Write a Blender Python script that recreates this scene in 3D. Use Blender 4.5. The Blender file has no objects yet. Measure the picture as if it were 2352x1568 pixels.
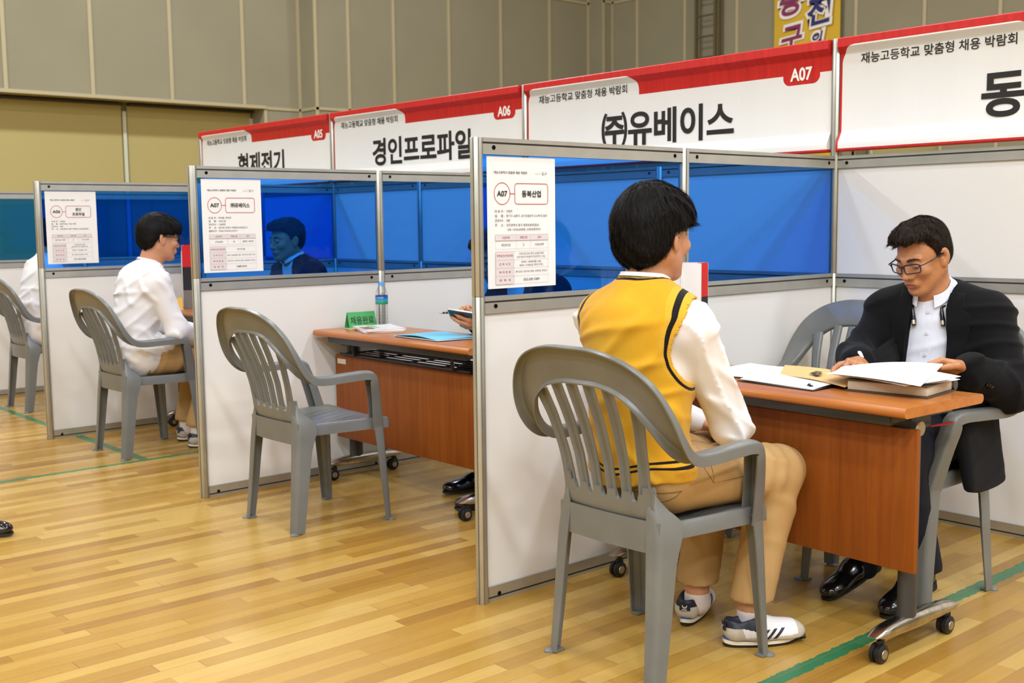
import bpy, bmesh, math, random
import numpy as np
from mathutils import Vector, Matrix
from math import sin, cos, pi, radians as R_

# ------------------------------------------------------------------ camera, world, lights, exposure
SC = bpy.context.scene
COL = SC.collection
cam_d = bpy.data.cameras.new('camera'); cam = bpy.data.objects.new('camera', cam_d); COL.objects.link(cam)
cam.location = (-2.2854, -2.7566, 1.2337)
cam.rotation_euler = (R_(83.9891), R_(0.6452), R_(-41.4175))
cam_d.sensor_width = 36.0; cam_d.lens = 2594.55 / 2352 * 36.0
cam_d.clip_start = 0.05; cam_d.clip_end = 100
cam_d.dof.use_dof = True; cam_d.dof.focus_distance = 3.75; cam_d.dof.aperture_fstop = 5.6
SC.camera = cam

SC.view_settings.view_transform = 'Standard'; SC.view_settings.look = 'None'
SC.view_settings.gamma = 1.0; SC.view_settings.use_curve_mapping = False
SC.view_settings.exposure = -1.25
SC.cycles.max_bounces = 8; SC.cycles.diffuse_bounces = 4; SC.cycles.glossy_bounces = 4
SC.cycles.transmission_bounces = 6; SC.cycles.transparent_max_bounces = 40
SC.cycles.caustics_reflective = False; SC.cycles.caustics_refractive = False
SC.cycles.sample_clamp_indirect = 4.0
SC.cycles.use_denoising = True

W = bpy.data.worlds.new('hall_ambience'); SC.world = W; W.use_nodes = True
W.node_tree.nodes['Background'].inputs[0].default_value = (1.0, 0.95, 0.86, 1)
W.node_tree.nodes['Background'].inputs[1].default_value = 0.10

CEIL = 8.6
LAMP_W = 135.0
for lx in (-10.0, -7.0, -4.0, -0.5, 4.0, 9.5):
    for ly in (-11.5, -8.5, -5.5, -2.0, 3.0, 9.0):
        ld = bpy.data.lights.new('hall_lamp', 'AREA'); ld.shape = 'DISK'; ld.size = 0.7
        ld.energy = LAMP_W * (1.5 if lx < -3 else 1.0) * (2.4 if ly < -5 and lx < 5 else 1.0) * (2.3 if lx > 3 and ly > -3 else 1.0) * (2.9 if ly > 5 and lx < 8 else 1.0); ld.color = (0.90, 0.97, 1.05)
        lo = bpy.data.objects.new('hall_lamp', ld); COL.objects.link(lo)
        lo.location = (lx, ly, CEIL - 0.35)
# added broad fill lights by the two windowless walls behind the camera
for wl, wr, wsx, wsy, ww in (((-13.7, -1.0, 4.6), (0, R_(-90), 0), 4.6, 24.0, 500.0), ((-1.0, -14.6, 4.6), (R_(90), 0, 0), 24.0, 4.6, 900.0)):
    ld = bpy.data.lights.new('camera_side_fill', 'AREA'); ld.shape = 'RECTANGLE'; ld.size = wsx; ld.size_y = wsy
    ld.energy = ww; ld.color = (0.88, 0.95, 1.0)
    lo = bpy.data.objects.new('camera_side_fill', ld); COL.objects.link(lo); lo.location = wl; lo.rotation_euler = wr

# ------------------------------------------------------------------ helpers
def srgb(r, g, b):
    f = lambda c: (c / 255 / 12.92) if c / 255 <= 0.04045 else ((c / 255 + 0.055) / 1.055) ** 2.4
    return (f(r), f(g), f(b), 1.0)

class NT:
    def __init__(s, name):
        s.m = bpy.data.materials.new(name); s.m.use_nodes = True
        s.t = s.m.node_tree; s.n = s.t.nodes; s.b = s.n['Principled BSDF']
    def node(s, typ, **kw):
        n = s.n.new(typ)
        for k, v in kw.items(): setattr(n, k, v)
        return n
    def link(s, a, b): s.t.links.new(a, b)
    def val(s, sock, v):
        if hasattr(v, 'links') or isinstance(v, bpy.types.NodeSocket): s.link(v, sock)
        else: sock.default_value = v
    def math(s, op, a, b=0.0, c=0.0):
        n = s.node('ShaderNodeMath', operation=op)
        s.val(n.inputs[0], a); s.val(n.inputs[1], b)
        if op in ('MULTIPLY_ADD', 'SMOOTH_MIN', 'SMOOTH_MAX', 'WRAP', 'COMPARE'): s.val(n.inputs[2], c)
        return n.outputs[0]
    def mix(s, f, a, b):
        n = s.node('ShaderNodeMix', data_type='RGBA')
        s.val(n.inputs[0], f); s.val(n.inputs[6], a); s.val(n.inputs[7], b)
        return n.outputs[2]
    def coords(s, kind='Object', scale=None):
        c = s.node('ShaderNodeTexCoord').outputs[kind]
        if scale:
            mp = s.node('ShaderNodeMapping'); mp.inputs['Scale'].default_value = scale
            s.link(c, mp.inputs[0]); c = mp.outputs[0]
        return c
    def noise(s, vec, scale, detail=3.0, rough=0.5, dist=0.0):
        n = s.node('ShaderNodeTexNoise'); n.inputs['Scale'].default_value = scale
        n.inputs['Detail'].default_value = detail; n.inputs['Roughness'].default_value = rough
        n.inputs['Distortion'].default_value = dist
        s.link(vec, n.inputs['Vector']); return n.outputs['Fac']
    def ramp(s, f, stops):
        n = s.node('ShaderNodeValToRGB'); s.link(f, n.inputs[0])
        e = n.color_ramp.elements
        while len(e) < len(stops): e.new(0.5)
        for i, (p, c) in enumerate(stops): e[i].position = p; e[i].color = c
        return n.outputs[0]
    def bump(s, h, strength=0.2, dist=0.01):
        n = s.node('ShaderNodeBump'); n.inputs['Strength'].default_value = strength
        n.inputs['Distance'].default_value = dist; s.link(h, n.inputs['Height'])
        s.link(n.outputs[0], s.b.inputs['Normal'])
    def set(s, **kw):
        for k, v in kw.items(): s.val(s.b.inputs[k.replace('_', ' ')], v)
        return s

def simple(name, col, rough=0.5, metal=0.0, spec=0.5, var=0.0, vscale=8.0, bump=0.0, bscale=200.0, coat=0.0, sheen=0.0):
    t = NT(name)
    if var > 0:
        f = t.noise(t.coords(), vscale, 4.0)
        d = tuple(max(0, c * (1 - var)) for c in col[:3]) + (1,); l = tuple(min(1, c * (1 + var)) for c in col[:3]) + (1,)
        t.set(Base_Color=t.ramp(f, [(0.3, d), (0.7, l)]))
    else: t.set(Base_Color=col)
    t.set(Roughness=rough, Metallic=metal)
    t.b.inputs['Specular IOR Level'].default_value = spec
    if coat: t.b.inputs['Coat Weight'].default_value = coat; t.b.inputs['Coat Roughness'].default_value = 0.08
    if sheen: t.b.inputs['Sheen Weight'].default_value = sheen; t.b.inputs['Sheen Roughness'].default_value = 0.4
    if bump: t.bump(t.noise(t.coords(), bscale, 2.0), bump, 0.002)
    return t.m

def mesh_obj(name, V, F, mat, parent=None, smooth=None, mi=None, col=None):
    me = bpy.data.meshes.new(name)
    V = np.asarray(V, dtype=np.float64).reshape(-1, 3)
    if isinstance(F, np.ndarray) and F.ndim == 2:
        n, k = F.shape
        me.vertices.add(len(V)); me.vertices.foreach_set('co', V.astype(np.float32).ravel())
        me.loops.add(n * k); me.loops.foreach_set('vertex_index', F.astype(np.int32).ravel())
        me.polygons.add(n); me.polygons.foreach_set('loop_start', np.arange(0, n * k, k, dtype=np.int32))
        me.update(calc_edges=True); me.validate()
    else:
        me.from_pydata([tuple(v) for v in V], [], [tuple(f) for f in F]); me.validate()
    for m in (mat if isinstance(mat, (list, tuple)) else [mat]): me.materials.append(m)
    if mi is not None: me.polygons.foreach_set('material_index', np.asarray(mi, dtype=np.int32)[:len(me.polygons)])
    if smooth is not None:
        me.polygons.foreach_set('use_smooth', np.ones(len(me.polygons), dtype=bool))
        if smooth < 180: me.set_sharp_from_angle(angle=R_(smooth))
    if col is not None:
        a = me.color_attributes.new('Col', 'FLOAT_COLOR', 'POINT')
        a.data.foreach_set('color', np.asarray(col, dtype=np.float32).ravel())
    me.update()
    o = bpy.data.objects.new(name, me); COL.objects.link(o)
    if parent: o.parent = parent
    return o

def tag(o, label, cat, group=None):
    o['label'] = label; o['category'] = cat
    if group: o['group'] = group
    return o
def thing(name, label, cat, loc=(0, 0, 0), rz=0.0, group=None):
    o = bpy.data.objects.new(name, None); COL.objects.link(o); o.empty_display_size = 0.1
    o.location = loc; o.rotation_euler = (0, 0, rz)
    return tag(o, label, cat, group)
def struct(o): o['kind'] = 'structure'; return o
def copy_tree(o, parent=None):
    c = o.copy(); COL.objects.link(c)
    if parent: c.parent = parent
    for ch in list(o.children): copy_tree(ch, c)
    return c

class MB:
    """collects shapes into one mesh"""
    def __init__(s): s.V = []; s.F = []; s.M = []
    def add(s, V, F, m=0):
        o = len(s.V); s.V += [tuple(map(float, v)) for v in V]; s.F += [tuple(i + o for i in f) for f in F]; s.M += [m] * len(F); return s
    def box(s, c, d, rz=0.0, m=0, bev=0.0):
        x, y, z = [k / 2 for k in d]
        if bev <= 0:
            P = [(sx * x, sy * y, sz * z) for sx in (-1, 1) for sy in (-1, 1) for sz in (-1, 1)]
            F = [(0, 1, 3, 2), (4, 6, 7, 5), (0, 4, 5, 1), (2, 3, 7, 6), (0, 2, 6, 4), (1, 5, 7, 3)]
        else:
            bm = bmesh.new(); bmesh.ops.create_cube(bm, size=1.0)
            bmesh.ops.scale(bm, vec=(2 * x, 2 * y, 2 * z), verts=bm.verts)
            bmesh.ops.bevel(bm, geom=bm.edges[:], offset=min(bev, 0.45 * min(d)), segments=2, affect='EDGES', profile=0.5)
            bm.verts.index_update(); P = [v.co[:] for v in bm.verts]; F = [tuple(v.index for v in f.verts) for f in bm.faces]; bm.free()
        cr, sr = cos(rz), sin(rz)
        P = [(c[0] + p[0] * cr - p[1] * sr, c[1] + p[0] * sr + p[1] * cr, c[2] + p[2]) for p in P]
        return s.add(P, F, m)
    def loft(s, rings, m=0, cap=True, closed=False):
        n = len(rings[0]); V = [p for r in rings for p in r]; F = []
        K = len(rings)
        for i in range(K if closed else K - 1):
            a, b = i * n, ((i + 1) % K) * n
            for j in range(n): F.append((a + j, a + (j + 1) % n, b + (j + 1) % n, b + j))
        if cap and not closed: F.append(tuple(range(n - 1, -1, -1))); F.append(tuple((K - 1) * n + j for j in range(n)))
        return s.add(V, F, m)
    def tube(s, pts, r, n=8, m=0, cap=True, closed=False, flat=1.0, up=None):
        pts = [np.array(p, float) for p in pts]; K = len(pts); rings = []
        u = None
        for i, p in enumerate(pts):
            t = (pts[(i + 1) % K] - pts[i - 1]) if closed else (pts[min(i + 1, K - 1)] - pts[max(i - 1, 0)])
            t = t / (np.linalg.norm(t) + 1e-9)
            if up is not None: u = np.array(up, float)
            if u is None: u = np.array((0, 0, 1.0)) if abs(t[2]) < 0.9 else np.array((1.0, 0, 0))
            u = u - t * u.dot(t); u = u / (np.linalg.norm(u) + 1e-9); v = np.cross(t, u)
            rr = r[i] if isinstance(r, (list, tuple, np.ndarray)) else r
            rings.append([p + rr * (cos(a) * v + sin(a) * flat * u) for a in [2 * pi * k / n for k in range(n)]])
        return s.loft(rings, m, cap, closed)
    def lathe(s, prof, c=(0, 0, 0), n=24, m=0, axis='z', cap=True):
        rings = []
        for r, h in prof:
            ring = []
            for k in range(n):
                a = 2 * pi * k / n; x, y = r * cos(a), r * sin(a)
                p = (x, y, h) if axis == 'z' else ((h, x, y) if axis == 'x' else (y, h, x))
                ring.append((c[0] + p[0], c[1] + p[1], c[2] + p[2]))
            rings.append(ring)
        return s.loft(rings, m, cap)
    def grid(s, G, m=0, flip=False):
        nu, nv = len(G), len(G[0]); V = [p for r in G for p in r]; F = []
        for i in range(nu - 1):
            for j in range(nv - 1):
                f = (i * nv + j, (i + 1) * nv + j, (i + 1) * nv + j + 1, i * nv + j + 1)
                F.append(f[::-1] if flip else f)
        return s.add(V, F, m)
    def slab(s, poly, z0, z1, m=0):
        """polygon (x,y) list extruded in z"""
        n = len(poly); V = [(x, y, z0) for x, y in poly] + [(x, y, z1) for x, y in poly]
        F = [tuple(range(n - 1, -1, -1)), tuple(range(n, 2 * n))] + [(i, (i + 1) % n, n + (i + 1) % n, n + i) for i in range(n)]
        return s.add(V, F, m)
    def build(s, name, mat, parent=None, smooth=35):
        return mesh_obj(name, s.V, s.F, mat, parent, smooth, s.M)

def thick_grid(G, N, th):
    """closed slab from a grid of points G and a matching offset direction grid N"""
    G = np.asarray(G, float); N = np.asarray(N, float)
    nu, nv = G.shape[:2]; A = G; B = G - N * th
    V = np.concatenate([A.reshape(-1, 3), B.reshape(-1, 3)]); o = nu * nv; F = []
    ix = lambda i, j: i * nv + j
    for i in range(nu - 1):
        for j in range(nv - 1):
            F.append((ix(i, j), ix(i + 1, j), ix(i + 1, j + 1), ix(i, j + 1)))
            F.append((o + ix(i, j), o + ix(i, j + 1), o + ix(i + 1, j + 1), o + ix(i + 1, j)))
    for i in range(nu - 1):
        F.append((ix(i, 0), o + ix(i, 0), o + ix(i + 1, 0), ix(i + 1, 0)))
        F.append((ix(i, nv - 1), ix(i + 1, nv - 1), o + ix(i + 1, nv - 1), o + ix(i, nv - 1)))
    for j in range(nv - 1):
        F.append((ix(0, j), ix(0, j + 1), o + ix(0, j + 1), o + ix(0, j)))
        F.append((ix(nu - 1, j), o + ix(nu - 1, j), o + ix(nu - 1, j + 1), ix(nu - 1, j + 1)))
    return V, F

def interp_path(keys, n):
    """Catmull-Rom through rows of keys"""
    K = np.asarray(keys, float); m = len(K); out = []
    for q in np.linspace(0, m - 1, n):
        i = min(int(q), m - 2); t = q - i
        p0, p1, p2, p3 = K[max(i - 1, 0)], K[i], K[i + 1], K[min(i + 2, m - 1)]
        out.append(0.5 * ((2 * p1) + (-p0 + p2) * t + (2 * p0 - 5 * p1 + 4 * p2 - p3) * t * t + (-p0 + 3 * p1 - 3 * p2 + p3) * t ** 3))
    return np.array(out)

# lettering: text curves turned into flat meshes
_tc = bpy.data.curves.new('lettering', 'FONT'); _to = bpy.data.objects.new('lettering', _tc); COL.objects.link(_to)
def text2d(body, bold=0.0, res=3, thick=0.0):
    _tc.body = body; _tc.size = 1.0; _tc.offset = bold; _tc.resolution_u = res
    dg = bpy.context.evaluated_depsgraph_get(); dg.update()
    me = bpy.data.meshes.new_from_object(_to.evaluated_get(dg))
    V = np.array([v.co[:2] for v in me.vertices]).reshape(-1, 2); F = [tuple(p.vertices) for p in me.polygons]
    bpy.data.meshes.remove(me); return V, F
class Ink:
    """flat marks collected on a plane: origin o, axes u (right) and v (up), small lift n"""
    def __init__(s, o, u, v, lift=0.0006):
        s.o = np.array(o, float); s.u = np.array(u, float); s.v = np.array(v, float); s.n = np.cross(s.u, s.v); s.lift = lift; s.mb = MB()
    def pt(s, a, b): return s.o + s.u * a + s.v * b + s.n * s.lift
    def text(s, body, x, y, h=None, w=None, anchor='l', bold=0.0, res=3, m=0, capref=True):
        """lower left (or centre) at x,y; h is the letter height, w forces the width"""
        V, F = text2d(body, bold, res)
        if len(V) == 0: return s
        a, b = V.min(0), V.max(0); V = V - a; e = b - a
        ky = (h / e[1]) if h else (w / e[0]); kx = (w / e[0]) if w else ky
        V = V * (kx, ky)
        if anchor == 'c': V = V - (e[0] * kx / 2, 0)
        if anchor == 'r': V = V - (e[0] * kx, 0)
        s.mb.add([s.pt(x + p[0], y + p[1]) for p in V], F, m); return s
    def poly(s, pts, m=0): s.mb.add([s.pt(*p) for p in pts], [tuple(range(len(pts)))], m); return s
    def rect(s, x0, y0, x1, y1, m=0): return s.poly([(x0, y0), (x1, y0), (x1, y1), (x0, y1)], m)
    def stroke(s, pts, w, m=0, closed=False):
        pts = [np.array(p, float) for p in pts]; K = len(pts); L = []
        for i, p in enumerate(pts):
            t = (pts[(i + 1) % K] - pts[i - 1]) if closed else pts[min(i + 1, K - 1)] - pts[max(i - 1, 0)]
            t = t / (np.linalg.norm(t) + 1e-9); nn = np.array((-t[1], t[0])); L.append((p + nn * w / 2, p - nn * w / 2))
        for i in range(K if closed else K - 1):
            a, b = L[i], L[(i + 1) % K]; s.poly([a[1], b[1], b[0], a[0]], m)
        return s
    def build(s, name, mat, parent=None): return s.mb.build(name, mat, parent, None)
def rrect(x0, y0, x1, y1, r, n=5):
    P = []
    for cx, cy, a0 in ((x1 - r, y0 + r, -pi / 2), (x1 - r, y1 - r, 0), (x0 + r, y1 - r, pi / 2), (x0 + r, y0 + r, pi)):
        P += [(cx + r * cos(a0 + pi / 2 * k / n), cy + r * sin(a0 + pi / 2 * k / n)) for k in range(n + 1)]
    return P
def ellipse(cx, cy, rx, ry, n=36): return [(cx + rx * cos(2 * pi * k / n), cy + ry * sin(2 * pi * k / n)) for k in range(n)]
# ------------------------------------------------------------------ materials
def mat_floor():
    t = NT('maple_boards'); c = t.coords(); sp = t.node('ShaderNodeSeparateXYZ'); t.link(c, sp.inputs[0])
    X, Y = sp.outputs[0], sp.outputs[1]
    yr = t.math('DIVIDE', Y, 0.0595); row = t.math('FLOOR', yr); fy = t.math('FRACT', yr)
    wn = t.node('ShaderNodeTexWhiteNoise', noise_dimensions='1D'); t.link(row, wn.inputs['W'])
    xs = t.math('ADD', t.math('DIVIDE', X, 0.74), t.math('MULTIPLY', wn.outputs['Value'], 9.3))
    colm = t.math('FLOOR', xs); fx = t.math('FRACT', xs)
    cv = t.node('ShaderNodeCombineXYZ'); t.link(row, cv.inputs[0]); t.link(colm, cv.inputs[1])
    w2 = t.node('ShaderNodeTexWhiteNoise', noise_dimensions='2D'); t.link(cv.outputs[0], w2.inputs['Vector'])
    grain = t.noise(t.coords(scale=(3.0, 60.0, 1.0)), 1.0, 5.0, 0.6)
    broad = t.noise(c, 0.9, 3.0)
    f = t.math('ADD', t.math('MULTIPLY', w2.outputs['Value'], 0.62), t.math('ADD', t.math('MULTIPLY', grain, 0.30), t.math('MULTIPLY', broad, 0.22)))
    base = t.ramp(f, [(0.12, srgb(138, 94, 34)), (0.38, srgb(163, 122, 50)), (0.62, srgb(178, 138, 60)), (0.95, srgb(196, 161, 86))])
    ey = t.math('MINIMUM', fy, t.math('SUBTRACT', 1.0, fy)); ex = t.math('MINIMUM', fx, t.math('SUBTRACT', 1.0, fx))
    gap = t.math('MAXIMUM', t.math('LESS_THAN', ey, 0.013), t.math('LESS_THAN', ex, 0.0012))
    gapv = t.math('MULTIPLY', gap, t.math('ADD', 0.25, t.math('MULTIPLY', wn.outputs['Value'], 0.6)))
    base = t.mix(gapv, base, srgb(96, 58, 20))
    # painted court lines, with worn edges
    wear = t.math('MULTIPLY', t.math('SUBTRACT', t.noise(t.coords(scale=(9, 9, 9)), 3.0, 6.0, 0.7), 0.5), 0.035)
    def band(S, at, half):
        return t.math('LESS_THAN', t.math('ADD', t.math('ABSOLUTE', t.math('SUBTRACT', S, at)), wear), half)
    l1 = band(Y, -1.02, 0.025)
    l2 = t.math('MULTIPLY', band(X, 0.155, 0.025), t.math('GREATER_THAN', Y, 2.95))
    l3 = band(Y, 2.972, 0.022)
    ln = t.math('MAXIMUM', l1, t.math('MAXIMUM', l2, l3))
    seam = t.math('SUBTRACT', 1.0, t.math('MULTIPLY', gap, 0.8))
    base = t.mix(t.math('MULTIPLY', t.math('MULTIPLY', ln, 0.93), seam), base, srgb(22, 116, 78))
    t.set(Base_Color=base, Roughness=t.math('ADD', 0.20, t.math('MULTIPLY', t.noise(c, 6.0, 4.0), 0.16)))
    t.b.inputs['Specular IOR Level'].default_value = 0.5
    t.bump(t.math('ADD', t.math('MULTIPLY', grain, 0.3), t.math('SUBTRACT', 1.0, gap)), 0.10, 0.001)
    return t.m

def mat_wood(name, c0, c1, c2, along='y', rough=0.35, sc=1.0):
    t = NT(name)
    s = {'x': (2.0, 38.0, 38.0), 'y': (38.0, 2.0, 38.0), 'z': (38.0, 38.0, 2.0)}[along]
    g = t.noise(t.coords(scale=tuple(k * sc for k in s)), 1.0, 6.0, 0.62, 0.6)
    g2 = t.noise(t.coords(scale=tuple(k * sc * 3 for k in s)), 1.0, 3.0, 0.5)
    f = t.math('ADD', t.math('MULTIPLY', g, 0.75), t.math('MULTIPLY', g2, 0.25))
    t.set(Base_Color=t.ramp(f, [(0.30, c0), (0.5, c1), (0.72, c2)]), Roughness=rough)
    return t.m

def facing_fresnel(t):
    lw = t.node('ShaderNodeLayerWeight'); lw.inputs[0].default_value = 0.5
    return t.math('ADD', 0.04, t.math('MULTIPLY', 0.9, t.math('POWER', lw.outputs['Facing'], 4.0)))
def mat_blue_pane():
    t = NT('blue_acrylic'); out = t.n['Material Output']
    tr = t.node('ShaderNodeBsdfTransparent'); tr.inputs[0].default_value = (0.165, 0.525, 0.99, 1)
    gl = t.node('ShaderNodeBsdfGlossy'); gl.inputs['Roughness'].default_value = 0.04; gl.inputs[0].default_value = (0.9, 0.95, 1, 1)
    df = t.node('ShaderNodeBsdfDiffuse'); df.inputs[0].default_value = srgb(20, 90, 190)
    fr = facing_fresnel(t)
    sm = t.noise(t.coords(scale=(3, 3, 14)), 2.0, 5.0)
    m0 = t.node('ShaderNodeMixShader'); t.link(t.math('MULTIPLY', sm, 0.05), m0.inputs[0]); t.link(tr.outputs[0], m0.inputs[1]); t.link(df.outputs[0], m0.inputs[2])
    m1 = t.node('ShaderNodeMixShader'); t.link(t.math('MULTIPLY', fr, 0.7), m1.inputs[0]); t.link(m0.outputs[0], m1.inputs[1]); t.link(gl.outputs[0], m1.inputs[2])
    t.link(m1.outputs[0], out.inputs[0]); return t.m

def mat_clear(name, tint=(0.97, 0.98, 0.99, 1), gloss=0.9):
    t = NT(name); out = t.n['Material Output']
    tr = t.node('ShaderNodeBsdfTransparent'); tr.inputs[0].default_value = tint
    gl = t.node('ShaderNodeBsdfGlossy'); gl.inputs['Roughness'].default_value = 0.03
    m1 = t.node('ShaderNodeMixShader'); t.link(t.math('MULTIPLY', facing_fresnel(t), gloss), m1.inputs[0]); t.link(tr.outputs[0], m1.inputs[1]); t.link(gl.outputs[0], m1.inputs[2])
    t.link(m1.outputs[0], out.inputs[0]); return t.m

M = {}
M['floor'] = mat_floor()
M['wall'] = simple('acoustic_fabric_panel', srgb(143, 138, 116), 0.9, var=0.05, vscale=0.8, bump=0.15, bscale=350)
M['batten'] = simple('cream_batten', srgb(178, 168, 136), 0.6)
M['recess'] = simple('yellow_sliding_panel', srgb(172, 160, 104), 0.6, var=0.02, vscale=0.5)
M['strip'] = simple('pale_green_strip', srgb(196, 200, 178), 0.5)
M['ceil'] = simple('hall_ceiling_paint', srgb(216, 210, 196), 0.85)
M['alu'] = simple('anodised_aluminium', srgb(190, 188, 178), 0.38, 0.75, var=0.06, vscale=12)
M['alu_dark'] = simple('aluminium_groove', srgb(70, 68, 62), 0.5, 0.6)
M['white_panel'] = simple('white_laminate_board', srgb(226, 223, 219), 0.42, var=0.015, vscale=2)
M['blue'] = mat_blue_pane()
M['screw'] = simple('black_lock_screw', srgb(22, 22, 20), 0.4, 0.5)
M['paper'] = simple('white_print_paper', srgb(232, 230, 228), 0.7)
M['ink'] = simple('black_print', srgb(34, 32, 34), 0.7)
M['ink_grey'] = simple('grey_print', srgb(140, 136, 138), 0.7)
M['ink_red'] = simple('red_print', srgb(178, 52, 56), 0.7)
M['ink_pink'] = simple('pale_cell_print', srgb(214, 206, 207), 0.7)
M['ink_line'] = simple('hairline_print', srgb(170, 165, 166), 0.7)
M['sign_white'] = simple('white_lettering', srgb(236, 232, 226), 0.5)
M['sign_black'] = simple('black_lettering', srgb(26, 23, 22), 0.5)
M['red'] = simple('sign_red', srgb(196, 30, 28), 0.45)
def mat_chair():
    t = NT('grey_moulded_plastic')
    f = t.noise(t.coords(), 7.0, 5.0)
    t.set(Base_Color=t.ramp(f, [(0.3, srgb(104, 105, 102)), (0.7, srgb(115, 116, 113))]), Roughness=t.math('ADD', 0.24, t.math('MULTIPLY', f, 0.14)))
    t.bump(t.noise(t.coords(), 260.0, 2.0), 0.03, 0.001); return t.m
M['chair'] = mat_chair()
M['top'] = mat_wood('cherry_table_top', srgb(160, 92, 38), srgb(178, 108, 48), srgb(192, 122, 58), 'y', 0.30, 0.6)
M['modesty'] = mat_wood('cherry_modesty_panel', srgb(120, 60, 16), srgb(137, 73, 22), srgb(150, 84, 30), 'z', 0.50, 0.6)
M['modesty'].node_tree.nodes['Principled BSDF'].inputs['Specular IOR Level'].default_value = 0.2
M['steel'] = simple('dark_grey_painted_steel', srgb(62, 62, 62), 0.4, 0.3, var=0.05)
M['black_steel'] = simple('black_wire', srgb(24, 22, 22), 0.4, 0.2)
M['chrome'] = simple('worn_chrome', srgb(196, 190, 178), 0.22, 1.0, var=0.25, vscale=30, bump=0.05, bscale=60)
M['rubber'] = simple('black_castor_rubber', srgb(20, 19, 19), 0.45)
M['cap_metal'] = simple('castor_hub_metal', srgb(176, 166, 144), 0.35, 0.8)
M['sticker'] = simple('pale_sticker', srgb(206, 202, 184), 0.6)

# ------------------------------------------------------------------ hall shell
XW, YW = 14.165, 13.643
Y2, Y3 = YW - 0.44, YW - 0.81
b = MB(); b.add([(-14, -15, 0), (XW + 0.6, -15, 0), (XW + 0.6, YW + 0.6, 0), (-14, YW + 0.6, 0)], [(0, 1, 2, 3)])
b.add([(-14, -15, -0.1), (XW + 0.6, -15, -0.1), (XW + 0.6, YW + 0.6, -0.1), (-14, YW + 0.6, -0.1)], [(3, 2, 1, 0)])
struct(b.build('floor', M['floor'], None, None))
b = MB(); b.box((0.1, -0.7, CEIL + 0.1), (28.9, 29.4, 0.2)); struct(b.build('ceiling', M['ceil'], None, None))
# left wall (faces -y) : panels and raised battens
b = MB()
RX1, RZ = 6.902, 3.09
b.box(((-14 + 7.598) / 2, YW + 0.3, (RZ + CEIL) / 2), (7.598 + 14, 0.6, CEIL - RZ))          # above the recess
b.box(((RX1 + 7.598) / 2, YW + 0.3, RZ / 2), (7.598 - RX1, 0.6, RZ))                         # right of the recess
b.box(((-14 + RX1) / 2, YW + 0.52, RZ / 2), (RX1 + 14, 0.16, RZ))
b.box(((7.598 + 13.85) / 2, (Y2 + YW + 0.6) / 2, CEIL / 2), (13.85 - 7.598, YW + 0.6 - Y2, CEIL))
b.box(((13.85 + XW) / 2, (Y3 + YW + 0.6) / 2, CEIL / 2), (XW - 13.85, YW + 0.6 - Y3, CEIL))
bw, bt = 0.055, 0.018
for i in range(-9, 4):
    x = 2.955 + 1.2035 * i
    b.box((x, YW - bt / 2, (RZ + CEIL) / 2), (bw, bt, CEIL - RZ), m=1)
b.box((7.58, YW - bt / 2, CEIL / 2), (0.06, bt, CEIL), m=1)
for x in (7.625, 8.246, 9.156, 10.35, 11.56, 12.789, 13.83): b.box((x, Y2 - bt / 2, CEIL / 2), (bw, bt, CEIL), m=1)
for x in (13.88, 14.13): b.box((x, Y3 - bt / 2, CEIL / 2), (bw, bt, CEIL), m=1)
b.box(((-14 + RX1) / 2, YW - 0.02, RZ + 0.02), (RX1 + 14.06, 0.05, 0.05), m=1)
b.box(((RX1 + 7.6) / 2, YW - bt / 2, 3.10), (7.6 - RX1, bt, 0.045), m=1)
b.box((RX1 + 0.03, YW - bt / 2, RZ / 2), (0.05, bt, RZ), m=1)
for z in (3.10, 5.46):
    b.box(((7.6 + 13.85) / 2, Y2 - bt / 2, z), (13.85 - 7.6, bt, 0.045), m=1)
    b.box(((13.85 + XW) / 2, Y3 - bt / 2, z), (XW - 13.85, bt, 0.045), m=1)
    b.box((7.598 - bt / 2, YW - 0.22, z), (bt, 0.44, 0.045), m=1)
struct(b.build('wall_left', [M['wall'], M['batten']], None, None))
# sliding doors inside the recess
for i, (x0, x1) in enumerate(((-3.5, 0.6), (0.65, 4.72), (4.81, 6.88))):
    b = MB(); b.box(((x0 + x1) / 2, YW + 0.41, RZ / 2 - 0.01), (x1 - x0, 0.05, RZ - 0.03))
    b.box((x1 + 0.04 if i < 2 else 6.875, YW + 0.375, RZ / 2 - 0.05), (0.055, 0.03, RZ - 0.16), m=1)
    b.box(((x0 + x1) / 2, YW + 0.33, RZ - 0.035), (x1 - x0, 0.10, 0.03), m=2)
    struct(b.build('door_%d' % (i + 1), [M['recess'], M['strip'], M['alu_dark']], None, None))
# right wall (faces -x), a recess with a sliding door
b = MB(); DY0, DY1, DZ = 6.02, 7.46, 3.0
b.box((XW + 0.3, (-15 + DY0) / 2, CEIL / 2), (0.6, DY0 + 15, CEIL)); b.box((XW + 0.3, (DY1 + Y3) / 2, CEIL / 2), (0.6, Y3 - DY1, CEIL))
b.box((XW + 0.3, (DY0 + DY1) / 2, (DZ + CEIL) / 2), (0.6, DY1 - DY0, CEIL - DZ)); b.box((XW + 0.5, (DY0 + DY1) / 2, DZ / 2), (0.2, DY1 - DY0, DZ))
k = 0; y = 12.205
while y > -14:
    zl = DZ if DY0 < y < DY1 else 0.0
    b.box((XW - bt / 2, y, (zl + CEIL) / 2), (bt, bw, CEIL - zl), m=1); y -= 1.18
for y in (DY0 - 0.03, DY1 + 0.03): b.box((XW - bt / 2, y, DZ / 2), (bt, 0.05, DZ), m=1)
b.box((XW - bt / 2, (Y3 - 15) / 2, 5.46), (bt, Y3 + 15, 0.045), m=1)
struct(b.build('wall_right', [M['wall'], M['batten']], None, None))
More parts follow.
